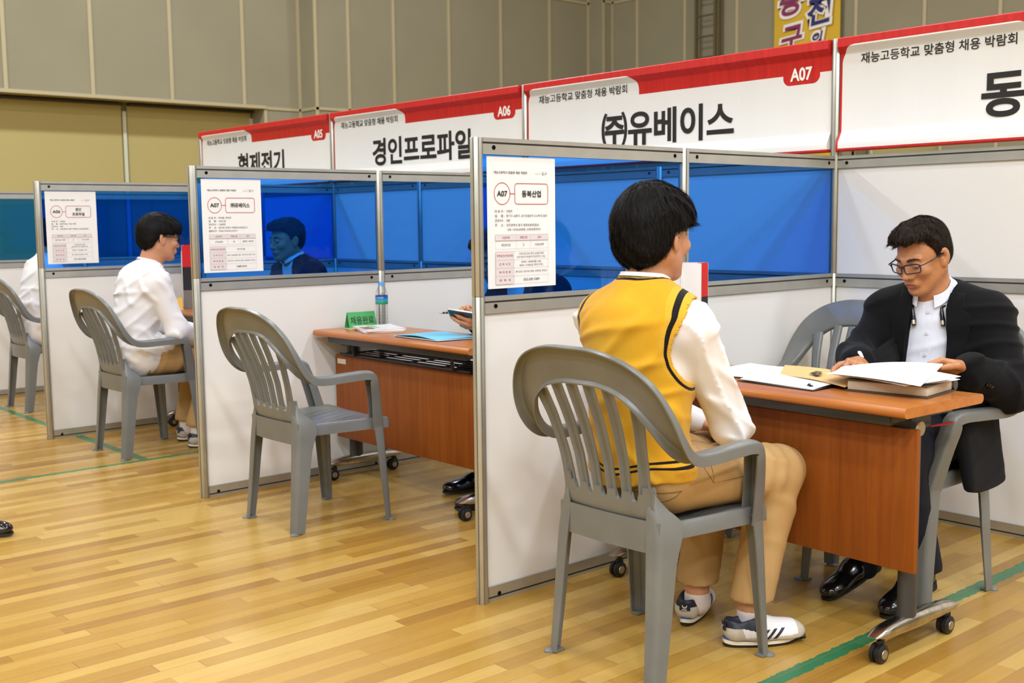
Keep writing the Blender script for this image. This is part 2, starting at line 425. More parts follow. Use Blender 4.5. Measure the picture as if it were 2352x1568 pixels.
b = MB(); b.box((XW + 0.37, (DY0 + DY1) / 2, DZ / 2), (0.05, DY1 - DY0 - 0.04, DZ - 0.02)); b.box((XW + 0.33, DY1 - 0.1, DZ / 2), (0.03, 0.05, DZ - 0.1), m=1)
struct(b.build('door_4', [M['recess'], M['strip']], None, None))
b = MB(); b.box((-14.1, -0.7, CEIL / 2), (0.2, 29.4, CEIL)); struct(b.build('wall_front', M['wall'], None, None))
b = MB(); b.box((0.1, -15.1, CEIL / 2), (28.6, 0.2, CEIL)); struct(b.build('wall_rear', M['wall'], None, None))

# ------------------------------------------------------------------ wall ladder and banner
lad = thing('wall_ladder', 'brown steel wall ladder high on the grey panelled wall, left of the yellow banner', 'ladder', (XW - 0.2, 10.39, 3.1))
M['ladder'] = simple('brown_ladder_paint', srgb(104, 94, 66), 0.5, 0.3)
for sy in (-1, 1):
    b = MB(); b.box((0, sy * 0.215, 2.55), (0.05, 0.045, 5.1)); b.box((0.06, sy * 0.258, 2.55), (0.05, 0.04, 5.1))
    b.build('rail', M['ladder'], lad)
    for z in (0.2, 2.2, 4.2):
        b = MB(); b.box((0.13, sy * 0.215, z), (0.18, 0.03, 0.04)); b.build('wall_bracket', M['ladder'], lad)
for i in range(13):
    b = MB(); b.tube([(0, -0.21, 0.3 + 0.365 * i), (0, 0.21, 0.3 + 0.365 * i)], 0.017, 10); b.build('rung', M['ladder'], lad)

BX = XW - 0.10; BY0, BY1 = 9.0, 7.72
ban = thing('banner', 'tall yellow hanging banner with purple and navy brush lettering on the far wall', 'banner', (BX, (BY0 + BY1) / 2, 2.0))
G = []; N = []
for i in range(25):
    row = []; nr = []
    for j in range(41):
        a, z = i / 24, 5.6 * j / 40
        row.append((0.012 * sin(7 * a + 0.8 * z), (BY0 - BY1) * (0.5 - a), z)); nr.append((1, 0, 0))
    G.append(row); N.append(nr)
V, F = thick_grid(G, -np.array(N), 0.004)
mesh_obj('cloth', V, F, simple('yellow_banner_cloth', srgb(208, 172, 44), 0.7, var=0.06, vscale=1.5), ban, 60)
def brush(txt, cx, z, h, mat, w=None):
    for nm, mt, off, lift in (('letter_outline', M['sign_white'], 0.075, 0.026), ('letter', mat, 0.028, 0.030)):
        ik = Ink((-lift, cx, z), (0, -1, 0), (0, 0, 1), 0.0)
        if off > 0.05: ik.text(txt, 0, -0.05, h + 0.10, (w + 0.10) if w else None, 'c', off, 4)
        else: ik.text(txt, 0, 0, h, w, 'c', off, 4)
        # a brush slant
        ik.mb.V = [(v[0], v[1] + 0.05 * ((v[2] - z) / h - 0.5) * (-1), v[2] + 0.10 * (v[1] - cx) * (-1)) for v in ik.mb.V]
        ik.build(nm, mt, ban)
M['purple'] = simple('purple_lettering', srgb(128, 40, 92), 0.6); M['navy_ink'] = simple('navy_lettering', srgb(36, 40, 104), 0.6)
brush('동', 0.28, 2.62, 0.48, M['purple']); brush('구', 0.26, 2.03, 0.42, M['purple'])
brush('천', -0.26, 2.40, 0.50, M['navy_ink']); brush('인', -0.24, 3.05, 0.48, M['navy_ink']); brush('의', -0.22, 2.05, 0.24, M['navy_ink'])

# ------------------------------------------------------------------ booth system
WB = 1.977
def post_mesh(h, joint=None):
    b = MB()
    def ring(z, k=1.0):
        P = []
        for s in range(8):
            a0 = pi / 4 * s
            for da, r in ((-0.26, 0.0202), (0.26, 0.0202), (0.29, 0.0150), (0.49, 0.0150)):
                P.append((k * r * cos(a0 + da), k * r * sin(a0 + da), z))
        return P
    zs = [(0, h)] if not joint else [(0, joint - 0.0006), (joint + 0.0006, h)]
    for z0, z1 in zs: b.loft([ring(z0, 0.96), ring(z0 + 0.0015), ring(z1 - 0.0015), ring(z1, 0.96)])
    return b
def rail_mesh(L, h, gz, th=0.022):
    """a rail along x from 0 to L, groove gz below the top"""
    b = MB(); t = th / 2; g = 0.004
    prof = [(-t, 0), (t, 0), (t, h - gz - 0.003), (t - g, h - gz - 0.003), (t - g, h - gz + 0.003), (t, h - gz + 0.003), (t, h), (-t, h), (-t, h - gz + 0.003), (-t + g, h - gz + 0.003), (-t + g, h - gz - 0.003), (-t, h - gz - 0.003)]
    b.loft([[(x, p[0], p[1]) for p in prof] for x in (0, L)])
    # dark floor of the groove
    for s in (-1, 1): b.box((L / 2, s * (t - g + 0.0006), h - gz), (L - 0.001, 0.001, 0.0056), m=1)
    return b
def screw_mesh():
    b = MB(); b.lathe([(0.0075, 0.0), (0.0075, -0.0012), (0.005, -0.0016), (0.0042, 0.0005), (0.0, 0.0005)], n=14, axis='y'); return b
_sm = screw_mesh().build('screw', M['screw'], None, 40).data
bpy.data.objects.remove(bpy.data.objects['screw'])
def add_screw(rail, x, z, y):
    o = bpy.data.objects.new('screw', _sm); COL.objects.link(o); o.parent = rail; o.location = (x, y, z)
RAILS = ((1.448, 0.052, 0.016, 'top_rail'), (0.945, 0.055, 0.018, 'middle_rail'), (0.0, 0.050, 0.037, 'bottom_rail'))
def make_partition(label):
    r = thing('booth_partition', label, 'partition', (0, 0, 0), 0, 'low booth partitions with blue panes')
    for x in (0.0, 1.0):
        o = post_mesh(1.5, 1.0).build('post', M['alu'], r, 30); o.location = (x, 0, 0)
    for x in (0.0, 1.0):
        for z, h, gz, nm in RAILS:
            o = rail_mesh(0.964, h, gz).build(nm, [M['alu'], M['alu_dark']], r, 30); o.location = (x + 0.018, 0, z)
            for sx in (0.045, 0.919): add_screw(o, sx, h * 0.42, -0.011)
        b = MB(); b.box((x + 0.5, 0, 0.497), (0.962, 0.006, 0.905)); b.build('white_panel', M['white_panel'], r, None)
        b = MB(); b.box((x + 0.5, 0, 1.224), (0.962, 0.0032, 0.456)); b.build('blue_pane', M['blue'], r, None)
    return r
part0 = make_partition('low white and blue partition nearest the camera, beside the student in the yellow vest')
plabels = ['low white and blue partition behind the empty chair and green desk sign', 'low white and blue partition beside the white-shirted student with glasses', 'farthest low partition at the left edge with teal-looking pane']
for k in (1, 2, 3):
    c = copy_tree(part0); c.location = (0, k * WB, 0); c['label'] = plabels[k - 1]
# corner posts
cplab = ['tall aluminium post at the right of the A06 sign', 'tall aluminium post between the A05 and A06 signs', 'tall aluminium post at the left end of the A05 sign']
cp = tag(post_mesh(1.992, 1.0).build('corner_post', M['alu'], None, 30), 'tall aluminium post between the A07 sign and the nearest sign', 'post', 'tall posts carrying the booth signs')
cp.location = (2.0, 0, 0)
for k in (1, 2, 3):
    c = cp.copy(); COL.objects.link(c); c.location = (2.0, k * WB, 0); c['label'] = cplab[k - 1]
c = cp.copy(); COL.objects.link(c); c.location = (2.0, -WB, 0); c['label'] = 'tall aluminium post at the right end of the nearest booth sign'
# back walls
def make_back(label):
    r = thing('booth_back_wall', label, 'booth wall', (2.0, 0, 0), 0, 'white booth back walls under the signs')
    o = post_mesh(1.5, 1.0).build('post', M['alu'], r, 30); o.location = (0, WB / 2, 0)
    for y0 in (0.018, WB / 2 + 0.018):
        L = WB / 2 - 0.036
        for z, h, gz, nm in RAILS:
            o = rail_mesh(L, h, gz).build(nm, [M['alu'], M['alu_dark']], r, 30); o.location = (0, y0 + L, z); o.rotation_euler = (0, 0, -pi / 2)
            for sx in (0.045, L - 0.045): add_screw(o, sx, h * 0.42, -0.011)
        b = MB(); b.box((0, y0 + L / 2, 0.497), (0.006, L - 0.002, 0.905)); b.build('white_panel', M['white_panel'], r, None)
        b = MB(); b.box((0, y0 + L / 2, 1.224), (0.006, L - 0.002, 0.456)); b.build('upper_panel', M['white_panel'], r, None)
    return r
bk = make_back('white booth back wall behind the desk with the water bottle and green sign')
for k, lb in ((-1, 'white booth back wall behind the man in the black jacket'), (1, 'white booth back wall under the A06 sign'), (2, 'white booth back wall under the A05 sign')):
    c = copy_tree(bk); c.location = (2.0, k * WB, 0); c['label'] = lb

# ------------------------------------------------------------------ booth signs
def mat_sign():
    t = NT('printed_sign_fabric'); c = t.coords(); sp = t.node('ShaderNodeSeparateXYZ'); t.link(c, sp.inputs[0])
    U, Z = t.math('MULTIPLY', sp.outputs[1], -1.0), sp.outputs[2]      # u from the left edge
    def rr(cx, cz, hx, hz, r):
        qx = t.math('SUBTRACT', t.math('ABSOLUTE', t.math('SUBTRACT', U, cx)), hx - r); qz = t.math('SUBTRACT', t.math('ABSOLUTE', t.math('SUBTRACT', Z, cz)), hz - r)
        ox, oz = t.math('MAXIMUM', qx, 0.0), t.math('MAXIMUM', qz, 0.0)
        d = t.math('SQRT', t.math('ADD', t.math('MULTIPLY', ox, ox), t.math('MULTIPLY', oz, oz)))
        return t.math('SUBTRACT', t.math('ADD', d, t.math('MINIMUM', t.math('MAXIMUM', qx, qz), 0.0)), r)
    white = t.math('MINIMUM', rr(0.42, 1.66, 0.41, 0.297, 0.075), t.math('MAXIMUM', t.math('SUBTRACT', Z, 1.862), t.math('SUBTRACT', 0.5, U)))
    code = rr(1.782, 1.89, 0.095, 0.072, 0.035)
    white = t.math('MAXIMUM', white, t.math('MULTIPLY', code, -1.0))
    white = t.math('MAXIMUM', white, t.math('SUBTRACT', 1.530, Z))
    fac = t.math('LESS_THAN', white, 0.0)
    fold = t.noise(t.coords(scale=(1, 40, 1.5)), 1.0, 3.0)
    redv = t.ramp(fold, [(0.3, srgb(184, 24, 22)), (0.7, srgb(204, 34, 30))])
    t.set(Base_Color=t.mix(fac, redv, srgb(230, 231, 231)), Roughness=0.45)
    t.bump(fold, 0.25, 0.004); return t.m
M['sign'] = mat_sign()
def make_sign(k, code, title, tu0, tu1, label, tz0=1.612, tz1=1.787):
    y1 = (k + 1) * WB - 0.022; L = WB - 0.044
    r = thing('booth_sign', label, 'sign', (2.0, y1, 0), 0, 'red and white booth signs above the partitions')
    prof = [(-0.030, 1.518), (-0.034, 1.522), (-0.034, 1.552), (-0.031, 1.560), (-0.008, 1.598), (-0.006, 1.606), (-0.006, 1.922), (-0.009, 1.929), (-0.030, 1.946), (-0.034, 1.952), (-0.034, 1.986), (-0.030, 1.990), (0.010, 1.990), (0.010, 1.518)]
    b = MB(); n = 40; rings = []
    for i in range(n + 1):
        u = L * i / n; w = 0.0012 * sin(u * 23 + k)
        rings.append([(x + (w if -0.03 < x < 0.0 else 0), -u, z) for x, z in prof])
    b.loft(rings); b.build('panel', M['sign'], r, 30)
    ik = Ink((-0.006, 0, 0), (0, -1, 0), (0, 0, 1), 0.0022)
    ik.text('재능고등학교 맞춤형 채용 박람회', 0.097, 1.876, 0.044, 0.655, bold=0.012); ik.build('header_lettering', M['sign_black'], r)
    ik = Ink((-0.006, 0, 0), (0, -1, 0), (0, 0, 1), 0.0022)
    ik.text(title, tu0, tz0, tz1 - tz0, tu1 - tu0, bold=0.026, res=5); ik.build('title_lettering', M['sign_black'], r)
    ik = Ink((-0.006, 0, 0), (0, -1, 0), (0, 0, 1), 0.0024)
    ik.text(code, 1.726, 1.834, 0.058, 0.112, bold=0.03, res=5); ik.build('code_lettering', M['sign_white'], r)
    return r
make_sign(-1, 'A08', '동북산업', 0.62, 1.32, 'red and white booth sign at the right edge, cut off by the frame')
make_sign(0, 'A07', '㈜유베이스', 0.572, 1.420, 'red and white booth sign with code A07')
make_sign(1, 'A06', '경인프로파일', 0.464, 1.486, 'red and white booth sign with code A06')
make_sign(2, 'A05', '형제전기', 0.61, 1.306, 'red and white booth sign with code A05')

# ------------------------------------------------------------------ A3 notices on the partitions
def make_notice(k, code, name, lines, cells, label, rot=0.0):
    Wd, H = 0.297, 0.420
    r = thing('notice_sheet', label, 'notice', (0.038, k * WB - 0.0040, 1.023), 0, 'A3 booth notices taped to the blue panes')
    G = []; N = []
    for i in range(13):
        gr = []; nr = []
        for j in range(17):
            a, c = i / 12, j / 16
            gr.append((Wd * a, -0.0006 - 0.0022 * (max(0, abs(a - 0.5) - 0.3) * 2) ** 2 * (1 if k % 2 else 0.4), H * c)); nr.append((0, -1, 0))
        G.append(gr); N.append(nr)
    V, F = thick_grid(G, N, 0.0005); mesh_obj('paper', V, F, M['paper'], r, 60)
    o = (0, -0.0022, 0); u, v = (1, 0, 0), (0, 0, 1)
    blk, red, pnk, gry = Ink(o, u, v), Ink(o, u, v), Ink(o, u, v, 0.0003), Ink(o, u, v)
    blk.text('재능고등학교 맞춤형 채용 박람회', 0.028, 0.366, 0.0085, 0.142, bold=0.012)
    gry.text('희망을 만드는', 0.205, 0.3655, 0.0050, 0.03); blk.text('동구', 0.236, 0.3635, 0.0105, 0.021, bold=-0.005); gry.stroke([(0.215, 0.3745), (0.235, 0.376)], 0.0005); gry.stroke([(0.257, 0.372), (0.260, 0.370)], 0.0015)
    red.stroke(ellipse(0.062, 0.303, 0.0335, 0.0345), 0.0020, closed=True); red.stroke([(0.0955, 0.303), (0.116, 0.303)], 0.0022)
    red.stroke(rrect(0.116, 0.270, 0.262, 0.336, 0.010), 0.0020, closed=True)
    blk.text(code, 0.062, 0.294, 0.018, 0.044, 'c', 0.02, 5)
    if isinstance(name, str): blk.text(name, 0.189, 0.292, 0.022, 0.084 if len(name) < 5 else 0.096, 'c', 0.022, 5)
    else: blk.text(name[0], 0.189, 0.306, 0.019, None, 'c', 0.02); blk.text(name[1], 0.189, 0.279, 0.019, None, 'c', 0.02)
    y = 0.2425
    for lab, txt, ln in lines:
        if lab: blk.text(lab, 0.030, y, 0.0085, 0.036, bold=0.004); blk.text(':', 0.070, y + 0.001, 0.0055)
        blk.text(txt, 0.079 if lab else 0.082, y, 0.0085, ln, bold=0.004); y -= 0.01475
    # tables
    ty = 0.172 if len(lines) < 6 else 0.158
    x0, x1, xa, xb = 0.031, 0.262, 0.121, 0.183
    pnk.rect(x0, ty - 0.019, x1, ty); red_y = ty - 0.0140
    for txt, cx in (('모집부문', 0.076), ('채용인원', 0.152), ('급여', 0.222)): red.text(txt, cx, red_y, 0.0085, None, 'c', 0.01)
    for txt, cx in zip(cells[0], (0.076, 0.152, 0.222)): blk.text(txt, cx, ty - 0.0370, 0.0080, None, 'c')
    for yy in (ty, ty - 0.019, ty - 0.046): gry.stroke([(x0, yy), (x1, yy)], 0.0006)
    for xx in (x0, xa, xb, x1): gry.stroke([(xx, ty), (xx, ty - 0.046)], 0.0006)
    tb = ty - 0.054; hs = (0.0275, 0.026, 0.026, 0.026); pnk.rect(x0, tb - sum(hs), 0.109, tb); yy = tb
    for hh, (lab, ls) in zip(hs, cells[1]):
        gry.stroke([(x0, yy), (x1, yy)], 0.0006)
        red.text(lab, 0.070, yy - hh / 2 - 0.004, 0.0080, 0.070 if len(lab) > 7 else 0.048, 'c', 0.012)
        for i, tx in enumerate(ls): blk.text(tx, 0.186, yy - hh / 2 - 0.004 + (0.0055 if len(ls) == 2 else 0) * (1 - 2 * i), 0.0078, min(0.142, 0.0058 * len(tx)), 'c')
        yy -= hh
    gry.stroke([(x0, yy), (x1, yy)], 0.0006)
    for xx in (x0, 0.109, x1): gry.stroke([(xx, tb), (xx, yy)], 0.0006)
    pnk.build('shaded_cells', M['ink_pink'], r); gry.build('table_lines', M['ink_line'], r); red.build('red_print', M['ink_red'], r); blk.build('black_print', M['ink'], r)
make_notice(0, 'A07', '동북산업',
    [('대 표 자', '이현주', 0.026), ('업    종', '환기구, 송풍기, 공기조절장치 도소매 및 임대', 0.178), ('근로자수', '3명', 0.014), ('주    소', '인천광역시 동구 방축로83번길23,', 0.143), ('', '12동 123호(송림동, 산업유통센터)', 0.146)],
    (('매장관리원', '2', '시급6,030원'), (('자격요건/우대사항', ('기계 관심 있는 학생, 성실한 학생', '운전가능자 우대(방학 때 운전연수 가능)')), ('근 무 시 간', ('8:00~18:00(월~금)', '8:00~13:00(토,격주근무)')), ('복 리 후 생', ('중식(또는 중식비) 제공, 4대보험, 퇴직금',)), ('연  락  처', ('032-589-5489',)))),
    'white printed notice with red table, left of the yellow-vest student\'s head')
make_notice(1, 'A07', '㈜유베이스',
    [('대 표 자', '박대용, 박대건', 0.062), ('업    종', '서비스업', 0.034), ('근로자수', '1,500명', 0.032), ('주    소', '경기도 부천시 부흥로315번길 52', 0.142), ('홈페이지', 'http://ubase.co.kr/', 0.092), ],
    (('고객상담원', '15', '월평균 190만원'), (('자격요건/우대사항', ('특이사항 없음',)), ('근 무 시 간', ('9:00~18:00(월~금), 근무시간 협의 가능',)), ('복 리 후 생', ('중식(또는 중식비) 제공, 4대보험, 퇴직금',)), ('연  락  처', ('1588-9691',)))),
    'white printed notice with red table, on the partition above the empty chair')
make_notice(2, 'A06', ('경인', '프로파일'),
    [('대 표 자', '서정민', 0.03), ('업    종', '알루미늄 가공 제조', 0.095), ('근로자수', '10명', 0.016), ('주    소', '인천광역시 동구 방축로 산업유통센터', 0.165)],
    (('알루미늄 가공원', '2', '시급 6,030원'), (('자격요건/우대사항', ('기계 관심 있는 학생', '운전가능자 우대, 성실한 학생')), ('근 무 시 간', ('8:00~17:00(월~금)',)), ('복 리 후 생', ('중식 제공, 4대보험, 퇴직금',)), ('연  락  처', ('032-583-0090',)))),
    'white printed notice with red table, on the partition left of the white-shirted student')
# ------------------------------------------------------------------ moulded plastic armchair (faces +x, rear feet at x = -0.033)
def sweep_channel(keys, n, th=0.0045, caps=True, q0=0.0, q1=1.0):
    """keys rows: c(3) W(3) N(3) h fo fi ; a rounded channel section swept along the keys"""
    K = interp_path(keys, n); rings = []
    for i in range(int(q0 * (n - 1) + .5), int(q1 * (n - 1) + .5) + 1):
        c, w, nn, h, fo, fi = K[i, 0:3], K[i, 3:6], K[i, 6:9], K[i, 9], K[i, 10], K[i, 11]
        t = K[min(i + 1, n - 1), 0:3] - K[max(i - 1, 0), 0:3]; t /= np.linalg.norm(t)
        nn = nn - t * nn.dot(t); nn /= np.linalg.norm(nn)
        w = w - t * w.dot(t) - nn * w.dot(nn); w /= np.linalg.norm(w)
        r = min(0.010, h * 0.45); P = []
        P.append((h, -fo))
        for a in (0, 30, 60, 90): P.append((h - r + r * cos(R_(a)), -r + r * sin(R_(a))))
        for q in (0.5, 0.0, -0.5): P.append((q * (h - r), 0.0025 * (1 - q * q)))
        for a in (90, 120, 150, 180): P.append((-h + r + r * cos(R_(a)), -r + r * sin(R_(a))))
        P.append((-h, -fi)); P.append((-h + th, -fi)); P.append((-h + th + 0.002, -r)); P.append((-h + r + 0.002, -th)); P.append((h - r - 0.002, -th)); P.append((h - th - 0.002, -r)); P.append((h - th, -fo))
        rings.append([c + w * a + nn * b for a, b in P])
    m = MB(); m.loft([[tuple(p) for p in r] for r in rings], cap=caps); return m
BAND = [  # c, W, N, h, fo, fi
    [-.122, 0, .862, -.34, 0, .94, .94, 0, .34, .056, .022, .012],
    [-.119, -.08, .859, -.33, -.10, .94, .94, .06, .33, .056, .022, .012],
    [-.107, -.155, .838, -.30, -.36, .88, .92, .20, .34, .055, .023, .013],
    [-.086, -.212, .795, -.20, -.66, .70, .90, .30, .38, .052, .025, .016],
    [-.058, -.247, .738, -.22, -.86, .44, .80, .30, .55, .046, .028, .020],
    [-.026, -.263, .688, -.14, -.96, .22, .58, .20, .80, .038, .031, .026],
    [.012, -.268, .652, -.04, -1, .06, .30, .05, .95, .030, .033, .030],
    [.060, -.269, .638, 0, -1, 0, .02, 0, 1, .0255, .034, .032],
    [.180, -.268, .640, 0, -1, 0, 0, 0, 1, .0245, .034, .032],
    [.270, -.266, .641, 0, -1, 0, .05, 0, 1, .0245, .034, .032],
    [.312, -.264, .628, 0, -1, 0, .6, 0, .8, .0245, .036, .034],
    [.330, -.261, .590, 0, -1, 0, 1, 0, .25, .0245, .044, .040],
    [.350, -.246, .520, 0, -1, 0, 1, 0, .14, .0245, .048, .040],
    [.375, -.2225, .405, 0, -1, 0, 1, 0, .12, .0245, .054, .044]]
def mirror(keys):
    out = []
    for k in keys: k = list(k); k[1] *= -1; k[4] *= -1; k[7] *= -1; out.append(k)
    return out
def back_x(z, u): return float(np.interp(z, [.40, .46, .52, .60, .70, .80, .92], [.012, .004, -.004, -.020, -.052, -.096, -.14])) + 0.42 * u * u
def L_leg(keys, th=0.005):
    """keys: corner point(3), flange vector a(3), flange vector b(3) ; an angle section with a rounded corner"""
    K = interp_path(keys, 16); rings = []
    for k in K:
        c, a, b = k[:3], k[3:6], k[6:9]; la, lb = np.linalg.norm(a), np.linalg.norm(b); ua, ub = a / la, b / lb; r = 0.016
        out = [c + a, c + ua * r]
        for q in (0.25, 0.5, 0.75): out.append(c + ua * r * (1 - q) ** 1.6 + ub * r * q ** 1.6)
        out += [c + ub * r, c + b]
        inn = [c + b + ua * th, c + ub * (r + 0.002) + ua * th, c + ua * (r + 0.002) + ub * th, c + a + ub * th]
        rings.append([tuple(p) for p in out + inn])
    m = MB(); m.loft(rings); return m
def make_chair(label):
    r = thing('plastic_armchair', label, 'chair', (0, 0, 0), 0, 'grey plastic armchairs')
    MC = M['chair']
    # backrest : crown band, six slats, apron
    full = [list(k) for k in mirror(BAND)[::-1][:-1]] + BAND; QA, QB = 8 / 26, 18 / 26
    bk = sweep_channel(full, 157, q0=QA, q1=QB)
    tops = (-.176, -.096, -.032, .032, .096, .176); bots = (-.140, -.078, -.026, .026, .078, .140)
    for ut, ub in zip(tops, bots):
        outer = abs(ut) > .12; ks = []
        for q in np.linspace(0, 1, 9):
            z = .478 + (.808 - .478) * q - (0.030 if outer else 0.0) * q; zz = z
            u = ub + (ut - ub) * (q ** 1.7 if outer else q ** 1.25)
            w = (.0156 + .0030 * q) if not outer else (.0228 - .005 * sin(pi * q))
            ks.append([back_x(z, u), u, z, 0, -1, 0, 1, 0, .25, w, .012, .012])
        m = sweep_channel(ks, 20, th=0.004); bk.add(m.V, m.F)
    G = []; N = []
    us = np.linspace(-.163, .163, 90); slots = [(-.107, .0105), (-.052, .0105), (0, .0105), (.052, .0105), (.107, .0105)]
    for u in us:
        top = .515
        for cu, rr in slots:
            d = abs(u - cu)
            if d < rr: top = .500 - math.sqrt(rr * rr - d * d)
            elif d < rr + .003: top = min(top, .508)
        if abs(u) > .135: top = .535
        row = []; nr = []
        for q in np.linspace(0, 1, 9):
            z = .418 + (top - .418) * q; uu = u * (1.0 + 0.16 * max(0, (.50 - z) / .08) ** 1.3)
            row.append((back_x(z, uu) - 0.0005 + 0.030 * max(0, (.462 - z) / .044) ** 2, uu, z)); nr.append((1, 0, .12))
        G.append(row); N.append(nr)
    V, F = thick_grid(G, N, 0.0125); bk.add(V, F)
    G = [[(-0.004 + 0.30 * y * y, y, z) for z in (.358, .362, .400, .436, .444)] for y in np.linspace(-.186, .186, 24)]; V, F = thick_grid(G, [[(1, 0, 0)] * 5] * 24, 0.006); bk.add(V, F)
    bk.build('backrest', MC, r, 40)
    for qa, qb in ((0, QA), (QB, 1)): sweep_channel(full, 157, q0=qa, q1=qb).build('armrest', MC, r, 40)
    # seat
    st = MB(); xs = sorted(set(np.linspace(0.0, .425, 18).tolist() + [.055, .165, .215, .345]))
    ysl = [-.13, -.078, -.026, .026, .078, .13]; yl = sorted(set(np.linspace(-1, 1, 21).tolist() + [v for s in ysl for v in (s / .21 - .012, s / .21 + .012)]))
    def sp(x, f):
        hw = .168 + (.228 - .168) * min(1, x / .40); e = 1.0
        if x > .38: hw -= .035 * ((x - .38) / .045) ** 2
        y = f * hw
        z = .430 - .020 * math.exp(-((x - .16) / .13) ** 2) * (1 - f * f) + .006 * f ** 4 - .010 * max(0, (x - .38) / .045) ** 2
        return np.array((x, y, z))
    nx, ny = len(xs), len(yl); P = [[sp(x, f) for f in yl] for x in xs]
    V = [p for row in P for p in row]; o = nx * ny; V += [p - np.array((0, 0, .005)) for p in V[:o]]
    F = []
    open_ = lambda i, j: any(abs((yl[j] + yl[j + 1]) / 2 * .21 - s) < .0022 for s in ysl) and (.055 <= xs[i] < .165 or .215 <= xs[i] < .345)
    hole = [[open_(i, j) for j in range(ny - 1)] for i in range(nx - 1)]
    ix = lambda i, j: i * ny + j
    for i in range(nx - 1):
        for j in range(ny - 1):
            if not hole[i][j]:
                F.append((ix(i, j), ix(i + 1, j), ix(i + 1, j + 1), ix(i, j + 1))); F.append((o + ix(i, j), o + ix(i, j + 1), o + ix(i + 1, j + 1), o + ix(i + 1, j)))
            else:
                for (a, bb, di, dj) in (((i, j), (i, j + 1), -1, 0), ((i + 1, j), (i + 1, j + 1), 1, 0), ((i, j), (i + 1, j), 0, -1), ((i, j + 1), (i + 1, j + 1), 0, 1)):
                    ii, jj = i + di, j + dj
                    if not hole[ii][jj]: F.append((ix(*a), ix(*bb), o + ix(*bb), o + ix(*a)))
    st.add(V, F)
    # skirt around sides and front
    loop = [(x, -1) for x in xs if x > .03] + [(xs[-1], f) for f in yl[1:-1]] + [(x, 1) for x in xs[::-1] if x > .03]
    R0 = []
    for x, f in loop:
        p = sp(x, f); c0 = np.array((.2, 0, p[2])); d = p - c0; d[2] = 0; d /= np.linalg.norm(d); R0.append((p, d))
    prof = [(0, 0), (.006, -.002), (.010, -.008), (.012, -.046), (.008, -.046), (.005, -.010), (-.002, -.005)]
    rings = [[tuple(p + d * a + np.array((0, 0, bz))) for a, bz in prof] for p, d in R0]
    st.loft(rings, cap=True)
    st.build('seat', MC, r, 40)
    # legs
    for s in (-1, 1):
        rear = [[.002, s * .156, .534, 0, -s * .006, 0, .006, 0, 0], [.000, s * .163, .505, 0, -s * .010, 0, .018, s * .003, 0], [-.005, s * .172, .470, 0, -s * .026, 0, .050, s * .010, 0], [-.004, s * .188, .425, 0, -s * .045, 0, .085, s * .014, 0],
                [-.012, s * .196, .330, 0, -s * .046, 0, .066, s * .006, 0], [-.026, s * .200, .150, 0, -s * .040, 0, .056, s * .002, 0], [-.040, s * .202, .004, 0, -s * .034, 0, .048, s * .002, 0]]
        m = L_leg(rear); m.box((-.018, s * .187, .004), (.038, .026, .008), bev=.002); m.lathe([(0, 0), (.017, 0), (.017, .004), (.009, .010), (0, .012)], (-.036, s * .198, 0), 16); m.build('leg', MC, r, 40)
        front = [[.376, s * .246, .425, -.054, s * .0, 0, 0, -s * .070, 0], [.382, s * .249, .330, -.046, 0, 0, 0, -s * .062, 0], [.393, s * .252, .150, -.038, 0, 0, 0, -s * .050, 0], [.402, s * .255, .004, -.032, 0, 0, 0, -s * .040, 0]]
        m = L_leg(front); m.box((.384, s * .238, .004), (.032, .030, .008), bev=.002); m.lathe([(0, 0), (.017, 0), (.017, .004), (.009, .010), (0, .012)], (.398, s * .251, 0), 16); m.build('leg', MC, r, 40)
    return r
CH = {}
ch0 = make_chair('grey plastic armchair holding the student in the yellow vest, nearest the camera'); ch0.location = (-.090, -.651, 0); CH['a'] = ch0
for key, loc, rz, lb in (
    ('b', (0.0, 1.322, 0), 0, 'empty grey plastic armchair in front of the desk with the green sign'),
    ('c', (.095, 3.232, 0), 0, 'grey plastic armchair holding the white-shirted student with glasses'),
    ('d', (.251, 5.215, 0), 0, 'grey plastic armchair cut off by the left edge of the frame'),
    ('e', (1.317, -.864, 0), R_(172), 'grey plastic armchair holding the man in the black jacket'),
    ('f', (1.580, -.322, 0), R_(177.5), 'empty grey plastic armchair facing the camera, beside the man in the black jacket'),
    ('g', (1.44, 1.06, 0), R_(180), 'grey plastic armchair of the man holding a phone, mostly behind the partition'),
    ('h', (1.50, 3.18, 0), R_(180), 'grey plastic armchair of the man seen as a silhouette through the blue pane')):
    c = copy_tree(ch0); c.location = loc; c.rotation_euler = (0, 0, rz); c['label'] = lb; CH[key] = c

